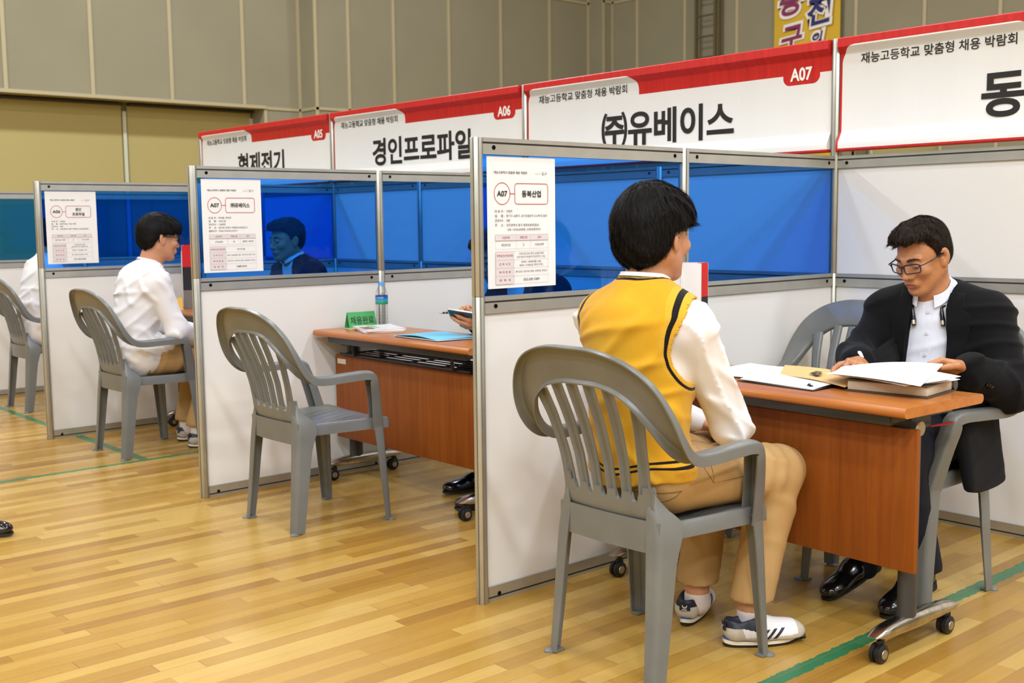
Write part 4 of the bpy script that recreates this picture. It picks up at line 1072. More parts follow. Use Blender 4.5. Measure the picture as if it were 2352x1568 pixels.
def mat_stripe_shirt():
    t = NT('pale_blue_pinstripe_cotton'); sp = t.node('ShaderNodeSeparateXYZ'); t.link(t.coords(), sp.inputs[0])
    s = t.math('GREATER_THAN', t.math('FRACT', t.math('MULTIPLY', t.math('ADD', sp.outputs[1], t.math('MULTIPLY', sp.outputs[0], .2)), 260.0)), .66)
    t.set(Base_Color=t.mix(s, srgb(228, 231, 242), srgb(208, 214, 232)), Roughness=.75); t.bump(t.noise(t.coords(), 400.0), .05, .001); return t.m
M['skin_fair'] = mat_skin('young_skin', srgb(198, 142, 108), srgb(176, 100, 90)); M['skin_tan'] = mat_skin('tanned_skin', srgb(182, 124, 84), srgb(150, 84, 70))
M['hair_black'] = mat_hair('black_hair', srgb(10, 9, 9), srgb(26, 23, 22)); M['hair_dark'] = mat_hair('dark_brown_hair', srgb(20, 14, 10), srgb(46, 34, 25))
M['shirt'] = mat_cloth('white_cotton_shirt', srgb(232, 229, 230), .75, 700, .05, var=.015); M['vest'] = mat_cloth('mustard_knit', srgb(206, 152, 34), .9, 420, .30, .15)
M['rib'] = mat_cloth('mustard_rib_knit', srgb(214, 160, 40), .9, 300, .3, .1); M['stripe'] = mat_cloth('black_knit_stripe', srgb(24, 20, 20), .9)
M['khaki'] = mat_cloth('khaki_twill', srgb(184, 148, 98), .72, 800, .06); M['velvet'] = mat_cloth('black_velvet', srgb(6, 6, 9), .95, 300, .1, .03); M['suit'] = mat_cloth('dark_suit_wool', srgb(20, 21, 28), .85)
M['pin'] = mat_stripe_shirt(); M['navy'] = mat_cloth('navy_trousers', srgb(18, 20, 30), .8)
M['button'] = simple('pale_button', srgb(214, 216, 226), .35)
M['sock'] = mat_cloth('white_sock', srgb(220, 208, 204), .9, 500, .2); M['shoe_white'] = simple('white_shoe_leather', srgb(226, 222, 222), .45); M['suede'] = simple('beige_suede', srgb(186, 176, 160), .9, var=.06, vscale=40, bump=.2, bscale=500)
M['shoe_navy'] = simple('navy_shoe_trim', srgb(22, 26, 44), .5); M['shoe_blue'] = simple('blue_sole_line', srgb(40, 84, 150), .5); M['sole_white'] = simple('cream_midsole', srgb(224, 214, 190), .6); M['sole_black'] = simple('black_outsole', srgb(24, 20, 20), .6)
M['black_leather'] = simple('black_shoe_leather', srgb(12, 12, 14), .18, coat=.5); M['eye_white'] = simple('eye_white', srgb(214, 206, 200), .25); M['iris'] = simple('dark_iris', srgb(28, 18, 14), .15); M['brow'] = simple('brow_hair', srgb(40, 29, 22), .8)
M['frame_navy'] = simple('dark_navy_glasses_frame', srgb(24, 26, 42), .3); M['lens'] = mat_clear('glasses_lens', (.97, .98, .99, 1), .8)
M['frame_black'] = simple('black_glasses_frame', srgb(16, 16, 18), .3)

def head_frame(c, yaw, pitch=0.0, roll=0.0):
    """columns : forward, left, up"""
    cy, sy, cp, sp = cos(R_(yaw)), sin(R_(yaw)), cos(R_(pitch)), sin(R_(pitch))
    f = np.array((cy * cp, sy * cp, sp)); l = np.array((-sy, cy, 0.0)); u = np.cross(f, l)
    cr, sr = cos(R_(roll)), sin(R_(roll)); l2 = l * cr + u * sr; u2 = np.cross(f, l2)
    return np.array(c, float), np.stack([f, l2, u2], 1)
HS = 1.0
class _Scaled:
    def __init__(s, sd, k): s.sd, s.q = sd, k
    def el(s, c, rad, Rm=None, k=.02, op='u'): s.sd.el(c, np.array(rad) * s.q, Rm, k * s.q, op)
    def rc(s, a, b, r0, r1, k=.02, op='u'): s.sd.rc(a, b, r0 * s.q, r1 * s.q, k * s.q, op)
def head_sdf(sd0, H, neck):
    sd = _Scaled(sd0, HS); c, R = H; T = lambda *p: c + R @ (np.array(p, float) * HS)
    sd.el(T(-.016, 0, .034), (.094, .074, .088), R, .03)
    sd.el(T(.020, 0, .000), (.070, .064, .075), R, .03)
    sd.el(T(.032, 0, -.048), (.058, .056, .055), R, .025)
    sd.rc(T(-.010, .052, -.045), T(.062, .022, -.092), .020, .018, .025); sd.rc(T(-.010, -.052, -.045), T(.062, -.022, -.092), .020, .018, .025)
    sd.el(T(.074, 0, -.098), (.020, .024, .016), R, .02)
    for s in (1, -1):
        sd.el(T(.068, s * .044, -.020), (.020, .021, .020), R, .02)
        sd.el(T(.094, s * .033, .006), (.016, .019, .013), R, .014, 's')
        sd.rc(T(.088, s * .012, .026), T(.074, s * .048, .027), .0070, .0055, .014)
    sd.rc(T(.086, 0, .020), T(.106, 0, -.026), .0085, .0115, .012); sd.el(T(.109, 0, -.029), (.0105, .0115, .0095), R, .008)
    for s in (1, -1): sd.el(T(.095, s * .0155, -.033), (.0115, .0095, .0085), R, .006); sd.el(T(.1065, s * .0085, -.0405), (.0055, .0035, .0040), R, .002, 's')
    sd.rc(T(.088, -.016, -.060), T(.088, .016, -.060), .0125, .0125, .014)
    sd.el(T(.0965, 0, -.0585), (.0075, .0215, .0048), R, .004); sd.el(T(.0955, 0, -.0695), (.0080, .0185, .0060), R, .004)
    sd.rc(T(.103, -.021, -.0640), T(.103, .021, -.0640), .0028, .0028, .003, 's')
    # lids over the eyes
    for s in (1, -1):
        e = T(.0800, s * .032, .0060); sd.el(e + R @ np.array((.0006, 0, .0015)), (.0128, .0150, .0118), R, .004)
        sd.rc(T(.094, s * .022, .0015), T(.0905, s * .043, .0015), .0016, .0016, .002, 's')
    # ears
    for s in (1, -1):
        Re = R @ np.array(Matrix.Rotation(R_(-22 * s), 3, 'Z')) ; Re = Re @ np.array(Matrix.Rotation(R_(-10), 3, 'Y'))
        sd.el(T(-.012, s * .080, -.004), (.0195, .0070, .0330), Re, .006); sd.el(T(-.004, s * .074, -.027), (.010, .0065, .012), R, .008)
        sd.el(T(-.003, s * .0890, .001), (.0120, .0105, .0215), Re, .002, 's')
        sd.rc(T(.002, s * .076, -.012), T(-.001, s * .079, -.006), .004, .004, .004)
    sd0.rc(T(-.022, 0, -.030), np.array(neck), .052, .056, .03); sd0.rc(T(.010, 0, -.085), np.array(neck) + R[:, 0] * .02, .034, .046, .03)
    return sd0
def hand_sdf(sd, w, d, n, side, curl=(.5, .5, .55, .6), thumb=(.5, .35), spread=.06, sc=1.0, th_in=0.0):
    """w wrist, d towards the fingers, n out of the palm (palm side), side +1/-1 gives the thumb direction; each finger its own chain"""
    w = np.array(w, float); d = nrm(d); n = np.array(n, float); n = nrm(n - d * d.dot(n)); l = np.cross(d, n) * side
    K = .0035
    sd.el(w + d * .045 * sc, np.array((.050, .038, .0155)) * sc, np.stack([d, l, n], 1), .010)
    sd.rc(w, w + d * .03 * sc, .026 * sc, .024 * sc, .012)
    offs = (.030, .010, -.010, -.028); knk = (.088, .092, .087, .078); lens = ((.043, .026, .021), (.047, .029, .022), (.044, .027, .021), (.035, .021, .019))
    for i in range(4):
        a = w + l * offs[i] * .55 * sc + d * .030 * sc; b = w + l * offs[i] * sc + d * knk[i] * sc - n * .003
        sd.rc(a, b, .0125 * sc, .0108 * sc, .008)
        fd = nrm(d + l * spread * (1.5 - i)); p = b; ang = 0.0; rr = (.0098, .0092, .0094, .0082)[i] * sc
        for j in range(3):
            ang += curl[i] * (.85, 1.15, .75)[j]; q = p + (fd * cos(ang) + n * sin(ang)) * lens[i][j] * sc
            sd.rc(p, q, rr * (1, .93, .87)[j], rr * (.93, .87, .76)[j], K if j else .005); p = q
    t0 = w + d * .022 * sc + l * .020 * sc + n * .006; td = nrm(d * .62 + l * (.70 - th_in) + n * (.30 + th_in)); t1 = t0 + td * .044 * sc
    sd.rc(t0, t1, .0150 * sc, .0120 * sc, .010); td2 = nrm(td + d * thumb[0] + n * thumb[1] - l * .2); t2 = t1 + td2 * .033 * sc; sd.rc(t1, t2, .0112 * sc, .0100 * sc, .004)
    td3 = nrm(td2 + d * thumb[0] * .6 + n * thumb[1] * .4 - l * .2); sd.rc(t2, t2 + td3 * .026 * sc, .0100 * sc, .0078 * sc, .004)
    return sd
def torso_sdf(sd, J, o=0.0, k=.05, belly=0.0):
    up = nrm(J['neck'] - J['pelvis']); lat = J['shL'] - J['shR']; lat = nrm(lat - up * up.dot(lat)); fw = np.cross(lat, up); R = np.stack([fw, lat, up], 1); J['R'] = R
    sd.el(J['pelvis'], (.112 + o, .168 + o, .115 + o), R, k); sd.el(J['waist'] + fw * belly * .5, (.100 + o + belly, .142 + o, .140 + o), R, k)
    sd.el(J['chest'], (.110 + o, .162 + o, .170 + o), R, k); sd.el(J['chest'] + up * .10 - fw * .01, (.088 + o, .165 + o, .085 + o), R, k)
    for s in ('L', 'R'):
        sd.rc(J['chest'] + up * .115, J['sh' + s], .070 + o, .054 + o, .05); sd.rc(J['neck'] - up * .01, J['sh' + s] + up * .018, .050 + o, .038 + o, .04)
    return sd
def arm_sdf(sd, J, s, o=0.0, k=.03, cuff=None, full=True):
    sd.rc(J['sh' + s], J['el' + s], .052 + o, .041 + o, k)
    w = J['wr' + s] if cuff is None else J['el' + s] + (J['wr' + s] - J['el' + s]) * cuff
    sd.rc(J['el' + s], w, .041 + o, (.027 + o) if cuff is None else .030 + o, k); return sd
def leg_sdf(sd, J, s, o=0.0, k=.03, cuff=None, flare=0.0):
    sd.rc(J['hip' + s], J['kn' + s], .084 + o, .058 + o, .04)
    a = J['an' + s] if cuff is None else J['kn' + s] + (J['an' + s] - J['kn' + s]) * cuff
    sd.rc(J['kn' + s], a, .056 + o, .037 + o + flare, k)
    calf = J['kn' + s] * .68 + J['an' + s] * .32; fw = nrm(J['kn' + s] - J['hip' + s]); sd.el(calf - fw * .018, (.046 + o, .046 + o, .09 + o * .6), None, .03); return sd
def hair_mesh(name, H, prims, f_pts, mat, parent, n_str=2500, slen=.045, seed=3, lift=.004, crown=(-.05, .01, .12), fwd=.0, strand_w=.0011):
    """cap of hair with a hairline given as x limit over height, covered in combed strands"""
    c, R = H; T = lambda *p: c + R @ (np.array(p, float) * HS); sd = SDF()
    for pc, pr, pk in prims: sd.el(T(*pc), np.array(pr) * HS, R, pk)
    zz = np.array([p[0] for p in f_pts]) * HS; xx = np.array([p[1] for p in f_pts]) * HS
    def g(X, Y, Z):
        dx, dy, dz = X - c[0], Y - c[1], Z - c[2]; lx = dx * R[0, 0] + dy * R[1, 0] + dz * R[2, 0]; ly = dx * R[0, 1] + dy * R[1, 1] + dz * R[2, 1]; lz = dx * R[0, 2] + dy * R[1, 2] + dz * R[2, 2]
        jag = .004 * np.sin(ly * 260 + 2 * np.sin(ly * 97)) + .003 * np.sin(lz * 190 + ly * 150)
        return (lx - np.interp(lz + .10 * np.maximum(0, .03 - np.abs(ly)) * 0 + jag, zz, xx)) * .75
    sd.fn(folds(.0045, [(R @ np.array((.2, 1.0, .1)), .022), (R @ np.array((.6, .8, -.3)), .03)], seed), 'add')
    sd.fn(g, 'cut', .006)
    V, Q = sd.mesh(.0032); V = smooth_verts(V, Q, 1)
    rg = np.random.RandomState(seed); P = V[rg.randint(0, len(V), n_str)].copy(); cr = T(*crown); gdir = nrm(-R[:, 2] * 1.0 + R[:, 0] * fwd)
    L = slen * (.6 + .7 * rg.rand(n_str)); pts = [P]; p = P; seg = 5
    for sgi in range(seg):
        nn = sd.grad(p); d = (p - cr); d = d / (np.linalg.norm(d, axis=1, keepdims=True) + 1e-6) + gdir * .8 + rg.randn(n_str, 3) * .06
        d = d - nn * (d * nn).sum(1, keepdims=True); d /= (np.linalg.norm(d, axis=1, keepdims=True) + 1e-6)
        p = p + d * (L / seg)[:, None]; f = sd.at(p); tgt = .0008 + lift * ((sgi + 1) / seg) ** 1.5 * rg.rand(n_str)
        p = p - nn * np.clip(f - tgt, -.006, .0035)[:, None]; pts.append(p)
    n0 = sd.grad(P); d0 = pts[1] - pts[0]; sidev = np.cross(n0, d0); sidev /= (np.linalg.norm(sidev, axis=1, keepdims=True) + 1e-9)
    SV = []; 
    for i, q in enumerate(pts):
        w = strand_w * (1 - .85 * i / seg); SV += [q + sidev * w, q - sidev * w]
    SV = np.stack(SV, 1).reshape(-1, 3); base = np.arange(n_str) * (2 * (seg + 1)); SQ = []
    for i in range(seg): SQ.append(np.stack([base + 2 * i, base + 2 * i + 1, base + 2 * i + 3, base + 2 * i + 2], 1))
    SQ = np.concatenate(SQ) + len(V)
    return mesh_obj(name, np.concatenate([V, SV]), np.concatenate([Q, SQ]), mat, parent, 180)
def face_col(V, H):
    c, R = H; q = (V - c) @ R / HS; col = np.zeros((len(V), 4)); col[:, 3] = 1
    d = ((q[:, 1] / .023) ** 2 + ((q[:, 2] + .064) / .0098) ** 2); col[:, 0] = np.where((q[:, 0] > .084), np.clip((1.15 - d) / .4, 0, 1), 0) * .85
    for s in (1, -1):   # lash line
        z0 = .0012; dd = np.abs(q[:, 2] - z0) / .0024 ; m = (q[:, 0] > .082) & (np.abs(q[:, 1] - s * .0325) < .0125); col[:, 1] = np.maximum(col[:, 1], np.where(m, np.clip(1.3 - dd, 0, 1), 0))
    return col
def brows(H, parent):
    c, R = H; T = lambda *p: c + R @ (np.array(p, float) * HS)
    for s in (1, -1):
        b = MB(); b.tube([T(.0965, s * .014, .0275), T(.0955, s * .026, .0315), T(.0885, s * .040, .0320), T(.0770, s * .052, .0260)], [.0032, .0042, .0038, .0016], 8, flat=.55, up=R[:, 0]); b.build('eyebrow', M['brow'], parent, 60)
        hs = SDF(); head_sdf(hs, H, c - R[:, 2] * .2); P = []
        for y in np.linspace(-.0135, .0135, 9):
            zz = -.0005 - .0022 * (1 - (y / .0135) ** 2) + .001 * (y * s > 0); Q = np.array([T(x, s * .0325 + y, zz) for x in np.linspace(.115, .06, 120)]); k = np.nonzero(hs.at(Q) < 0)[0]; P.append(Q[k[0]] + R[:, 0] * .0002)
        b = MB(); b.tube(P, [.0006, .001, .0012, .0013, .0013, .0013, .0013, .0011, .0007], 6); b.build('eyelash', M['brow'], parent, 60)
def glasses(H, parent, mat, w=.0292, h=.0182, rim=.0022, label=None):
    c, R = H; T = lambda *p: c + R @ (np.array(p, float) * HS); b = MB(); lb = []
    for s in (1, -1):
        pts = []
        for q in rrect(-w, -h, w, h, .010, 5):
            y = s * .0335 + q[0]; x = .1120 - .35 * max(0, abs(y) - .012) ** 1.25 * 2.2; pts.append(T(x, y, .002 + q[1] + (.0015 if q[1] > 0 else 0)))
        b.tube(pts, [rim * (1.25 if k < 24 and 6 <= k % 24 <= 17 else .9) for k in range(len(pts))], 8, closed=True); lb.append(pts)
        b.tube([pts[9] if False else T(.0985, s * .0605, .012), T(.0900, s * .0735, .013), T(.05, s * .0790, .0115), T(-.002, s * .0800, .012), T(-.024, s * .0790, -.004), T(-.030, s * .077, -.020)], [rim * 1.1, rim * 1.3, rim * 1.3, rim * 1.2, rim, rim], 8, flat=.7)
    b.tube([T(.1095, .0085, .0065), T(.1135, 0, .0085), T(.1095, -.0085, .0065)], rim, 8)
    g = b.build('glasses', mat, parent, 60)
    for pts in lb: m = MB(); m.add(pts, [tuple(range(len(pts)))]); m.build('lens', M['lens'], g, None)
    return g
def collar(J, parent, mat, neck_c, axis, r0, r1, h, spread, open_deg=28, name='shirt_collar', fw=None):
    """stand collar with a turned-down fall, open at the front"""
    ax = nrm(axis); f = nrm(np.array(fw) - ax * ax.dot(fw)); l = np.cross(ax, f); neck_c = np.array(neck_c, float); G = []; N = []
    a0 = R_(open_deg) / 2
    for i in range(41):
        a = a0 + (2 * pi - 2 * a0) * i / 40; d = f * cos(a) + l * sin(a); fr = max(0, cos(a)); row = []; nr = []
        drop = spread * (.35 + .65 * max(0, cos(a)) ** 2)
        for rr, hh in ((r0 - .004, -.012), (r0 - .002, h * .55), (r0 + .001, h), (r0 + .006, h + .001), (r0 + .010, h * .72), (r1, h - drop * 1.0), (r1 + .003, h - drop * 1.25)):
            row.append(neck_c + d * (rr + .010 * fr) + ax * (hh - .018 * fr)); nr.append(d)
        G.append(row); N.append(nr)
    V, F = thick_grid(G, N, .0022); return mesh_obj(name, V, F, mat, parent, 50)
def sneaker(parent, heel, yaw, s):
    """heel : floor point under the heel, pointing along yaw ; s = +1 left foot, -1 right foot"""
    f = np.array((cos(yaw), sin(yaw), 0)); l = np.array((-sin(yaw), cos(yaw), 0)); u = np.array((0, 0, 1.0)); R = np.stack([f, l, u], 1); h = np.array(heel, float)
    T = lambda x, y, z: h + (f * x + l * y + u * z) * .92
    up = SDF(); up.rc(T(.045, 0, .048), T(.12, s * -.003, .046), .036, .040, .02); up.rc(T(.12, s * -.003, .044), T(.215, s * -.010, .034), .041, .030, .03); up.el(T(.205, s * -.010, .036), (.062, .044, .030), R, .03)
    up.rc(T(.040, 0, .060), T(.030, 0, .078), .032, .024, .02); up.rc(T(.09, 0, .06), T(.075, 0, .082), .033, .028, .02); up.el(T(.060, 0, .104), (.048, .026, .034), R, .010, 's')
    up.fn(plane(T(0, 0, .024), -u)); V, Q = up.mesh(.0026)
    q = (V - h) @ R / .92; col = np.zeros((len(V), 4)); mi = np.zeros(len(Q), dtype=int); qc = q[Q].mean(1)
    heelc = (qc[:, 0] < .065 - .4 * (qc[:, 2] - .03)) | ((qc[:, 2] < .036 + .010 * np.clip((qc[:, 0] - .2) / .06, 0, 1))) | (qc[:, 0] > .235)
    collar_ = (qc[:, 2] > .066 - .20 * np.clip(qc[:, 0] - .05, 0, .1)) & (qc[:, 0] < .105) & (qc[:, 2] > .056 + .10 * (.06 - qc[:, 0]) * (qc[:, 0] > .02))
    mi[heelc] = 1; mi[collar_] = 2
    tongue = (qc[:, 0] > .105) & (qc[:, 0] < .19) & (np.abs(qc[:, 1] + s * .004) < .020) & (qc[:, 2] > .055); mi[tongue] = 0
    o = mesh_obj('sneaker', smooth_verts(V, Q, 1), Q, [M['shoe_white'], M['suede'], M['shoe_navy']], parent, 180, mi)
    def outline(k, z, n=40, lift=0.0):
        P = []
        for i in range(n):
            a = 2 * pi * i / n; t = (1 + cos(a)) / 2; x = .004 - .004 * k + t * (.258 + .004 * k); wid = (.031 + .013 * sin(pi * min(1, t * 1.05)) ** 1.2 * (.45 + t * .6) - .002 * (1 - t)) * k
            y = wid * (1 if sin(a) > 0 else -1) * abs(sin(a)) ** .62 - s * .010 * t
            P.append(tuple(T(x, y, z + lift * max(0, (t - .72) / .28) ** 2 * .020 + .006 * max(0, (.12 - t) / .12) ** 1.5)))
        return P
    for nm, z0, z1, k0, k1, mt in (('outsole', .0, .009, .94, 1.0, 'sole_black'), ('midsole', .009, .021, 1.0, .99, 'sole_white'), ('sole_line', .021, .026, 1.0, 1.0, 'shoe_blue')):
        b = MB(); b.loft([outline(k0, z0, lift=1 if z0 > 0 else .8), outline(k1, z1, lift=1)]); b.build(nm, M[mt], o, 50)
    b = MB(); b.loft([[tuple(T(.262 + .006 * cos(a) , -s * .010 + .026 * sin(b_), .020 + .013 * cos(b_))) for b_ in np.linspace(0, 2 * pi, 14, endpoint=False)] for a in (pi, 0)]); b.build('toe_bumper', M['sole_black'], o, 60)
    for side in (1, -1):     # three slanted stripes on each flank, projected on the upper
        for i in range(3):
            G = []; N = []
            for v in np.linspace(0, 1, 15):
                row = []; nr = []
                for w in (0, .33, .67, 1):
                    x = .098 + .026 * i + .0115 * w + .030 * v; z = .030 + .031 * v; ys = np.linspace(.06, .0, 240); Pq = np.array([T(x, side * y - s * .004, z) for y in ys]); fv = up.at(Pq); k = np.nonzero(fv < 0)[0]; y = ys[k[0]] if len(k) else .02
                    row.append(T(x, side * (y + .0011) - s * .004, z)); nr.append(l * side)
                G.append(row); N.append(nr)
            V2, F2 = thick_grid(G, N, .0025); mesh_obj('stripe', V2, F2, M['shoe_navy'], o, 60)
    b = MB()
    for i in range(5):
        x = .110 + .017 * i; z = .088 - .0085 * i - .0012 * i * i
        b.tube([T(x, .020 - s * .004, z - .010), T(x + .006, 0 - s * .004, z), T(x + .002, -.020 - s * .004, z - .010)], .0024, 6)
    b.tube([T(.108, 0, .088), T(.104, .018, .097), T(.118, .03, .082)], .002, 6); b.tube([T(.108, 0, .088), T(.100, -.018, .096), T(.116, -.032, .080)], .002, 6)
    b.build('laces', M['shoe_white'], o, 60)
    # heel tab with its mark
    ik = Ink(T(.001, .0, .060), -l, nrm(u + f * .12), .0); ik.o = ik.o - f * .0045
    mk = []
    for dx, dy, rx, ry, rot in ((0, .0115, .0026, .0055, 0), (-.0052, .0100, .0022, .0048, .6), (.0052, .0100, .0022, .0048, -.6)):
        mk.append([(dx + rx * cos(a) * cos(rot) - ry * sin(a) * sin(rot), dy + rx * cos(a) * sin(rot) + ry * sin(a) * cos(rot)) for a in np.linspace(0, 2 * pi, 14, endpoint=False)])
    for m_ in mk: ik.poly(m_)
    ik.rect(-.006, .0052, .006, .0060); ik.rect(-.005, .0042, .005, .0048); ik.text('adidas', 0, -.002, .0046, .016, 'c', .02)
    tb = MB(); tb.add(*thick_grid([[tuple(T(.006 - .009 * cos(a) , .019 * sin(a), z)) for z in (.056, .066, .080)] for a in np.linspace(-1.3, 1.3, 9)], [[tuple(-f * cos(a) + l * sin(a)) for z in (.056, .066, .080)] for a in np.linspace(-1.3, 1.3, 9)], .002)); tb.build('heel_tab', M['shoe_navy'], o, 60)
    ik.build('heel_mark', M['shoe_white'], o)
    return o
def dress_shoe(parent, heel, yaw, pitch=0.0):
    f = np.array((cos(yaw) * cos(pitch), sin(yaw) * cos(pitch), sin(pitch))); l = np.array((-sin(yaw), cos(yaw), 0)); u = np.cross(f, l); R = np.stack([f, l, u], 1); h = np.array(heel, float)
    T = lambda x, y, z: h + f * x + l * y + u * z
    sd = SDF(); sd.rc(T(.04, 0, .045), T(.12, 0, .045), .034, .036, .02); sd.rc(T(.12, 0, .042), T(.23, 0, .028), .037, .024, .03); sd.el(T(.21, 0, .032), (.062, .040, .024), R, .03); sd.rc(T(.05, 0, .06), T(.045, 0, .085), .034, .030, .02)
    sd.fn(plane(T(0, 0, .016), -u)); V, Q = sd.mesh(.006); o = mesh_obj('dress_shoe', smooth_verts(V, Q, 1), Q, M['black_leather'], parent, 180)
    b = MB(); ring = lambda z, k: [tuple(T(.135 + (.138 * k) * cos(a), (.040 * k) * (1 if sin(a) > 0 else -1) * abs(sin(a)) ** .7, z)) for a in np.linspace(0, 2 * pi, 30, endpoint=False)]
    b.loft([ring(.008, 1), ring(.017, 1.0)]); b.box((0, 0, 0), (.0001, .0001, .0001)) if False else None
    rh = lambda z: [tuple(T(.038 + .036 * cos(a), .033 * sin(a), z)) for a in np.linspace(0, 2 * pi, 20, endpoint=False)]; b.loft([rh(0), rh(.010)]); b.build('sole', M['sole_black'], o, 40); return o
A3 = lambda *v: np.array(v, float)
def body(J, H, hands, skin, name, label, fine_head=.003, fine_hand=.0028, step=.009, legs=True):
    """one continuous skin surface : head, neck, trunk, arms, hands, legs"""
    sd = SDF(); torso_sdf(sd, J, -.010)
    for s in ('L', 'R'):
        arm_sdf(sd, J, s, -.006, .02)
        if legs: leg_sdf(sd, J, s, -.008)
    if legs:
        for s in ('L', 'R'): sd.rc(J['an' + s], J['an' + s] + A3(.0, 0, -.045), .036, .034, .02)
    head_sdf(sd, H, J['neck'])
    for s, d, n, cu, th in hands: hand_sdf(sd, J['wr' + s], d, n, +1 if s == 'L' else -1, cu, th)
    c = H[0]; fine = [(c - .125, c + .14, fine_head)]
    if fine_hand:
        for s, d, n, cu, th in hands: w = J['wr' + s] + nrm(d) * .08; fine.append((w - .10, w + .10, fine_hand))
    V, Q = sd.mesh(step, fine); V = smooth_verts(V, Q, 1, .4)
    o = mesh_obj(name, V, Q, skin, None, 180, None, face_col(V, H)); tag(o, label, 'person'); return o
def trousers(J, parent, mat, o=.014, cuff=(.93, .93), fold=(.006, 5), name='trousers', top=.08, flare=.016, step=.008, k=.035, hemz=.122):
    sd = SDF(); sd.el(J['pelvis'], (.108, .166, .108), J['R'], .04)
    for s, cf in zip(('L', 'R'), cuff): leg_sdf(sd, J, s, o, k, cf, flare)
    lat = J['R'][:, 1]
    ff = folds(fold[0], [((.5, .2, 1), .085), ((1, .1, -.3), .11), ((.3, 1, .6), .12)], fold[1])
    sd.fn(lambda X, Y, Z: ff(X, Y, Z) * np.clip((Z - .18) / .25, .22, 1), 'add')
    if hemz: sd.fn(plane((0, 0, hemz), (0, 0, -1)))
    if top is not None: sd.fn(plane(J['pelvis'] + A3(0, 0, top), (0, 0, 1)))
    V, Q = sd.mesh(step); return mesh_obj(name, smooth_verts(V, Q, 1, .4), Q, mat, parent, 180), sd
def socks(J, parent, top=.105, mat='sock'):
    for s in ('L', 'R'):
        a = J['an' + s]; sd = SDF(); sd.rc(A3(a[0], a[1], top - .004), A3(a[0] + .004, a[1], .062), .0385, .041, .01); V, Q = sd.mesh(.005); mesh_obj('sock', V, Q, M[mat], parent, 180)

# ------------------------------------------------------------ student in the yellow vest
J = dict(pelvis=A3(.055, -.652, .535), waist=A3(.035, -.652, .69), chest=A3(.040, -.652, .845), neck=A3(.050, -.652, 1.045), shL=A3(.060, -.487, .950), shR=A3(.055, -.822, .948),
         elL=A3(.215, -.455, .72), wrL=A3(.385, -.585, .625), elR=A3(.232, -.818, .662), wrR=A3(.385, -.700, .602),
         hipL=A3(.075, -.570, .525), hipR=A3(.075, -.738, .525), knL=A3(.475, -.560, .505), knR=A3(.460, -.815, .500), anL=A3(.375, -.585, .105), anR=A3(.362, -.795, .105))
HS = 1.05; H = head_frame((.095, -.655, 1.188), 4, -2)
P1 = body(J, H, [('L', (.6, -.8, -.15), (.1, .1, -1), (.5, .5, .5, .5), (.5, .3)), ('R', (.55, .8, -.12), (.1, -.1, -1), (.5, .5, .55, .6), (.5, .3))], M['skin_fair'], 'person',
          'student in a yellow knit vest and white shirt, seated with his back to the camera')
TR, TSD = trousers(J, P1, M['khaki'], .014, (.97, .97), (.006, 5), hemz=.126, flare=.012)
# shirt
sd = SDF(); torso_sdf(sd, J, .004)
for s in ('L', 'R'): arm_sdf(sd, J, s, .013, .03, .93)
_fs = folds(.0075, [((.5, .3, 1), .075), ((1, -.4, .55), .085), ((-.5, .2, 1), .070), ((.9, .2, .6), .065)], 14)
sd.fn(lambda X, Y, Z: .006 * (np.abs(Y + .652) < .125) + _fs(X, Y, Z) * np.clip((np.abs(Y + .652) - .165) / .045, 0, 1), 'add'); sd.fn(plane((0, 0, .548), (.12, 0, -1)))
sd.rc(J['neck'] + A3(0, 0, -.005), J['neck'] + A3(.01, 0, .12), .056, .06, .01, 's')
V, Q = sd.mesh(.0065); mesh_obj('shirt', smooth_verts(V, Q, 1, .4), Q, M['shirt'], P1, 180)
collar(J, P1, M['shirt'], J['neck'] + A3(.004, 0, .005), (.10, 0, 1), .060, .070, .040, .022, 24, fw=(1, 0, 0))
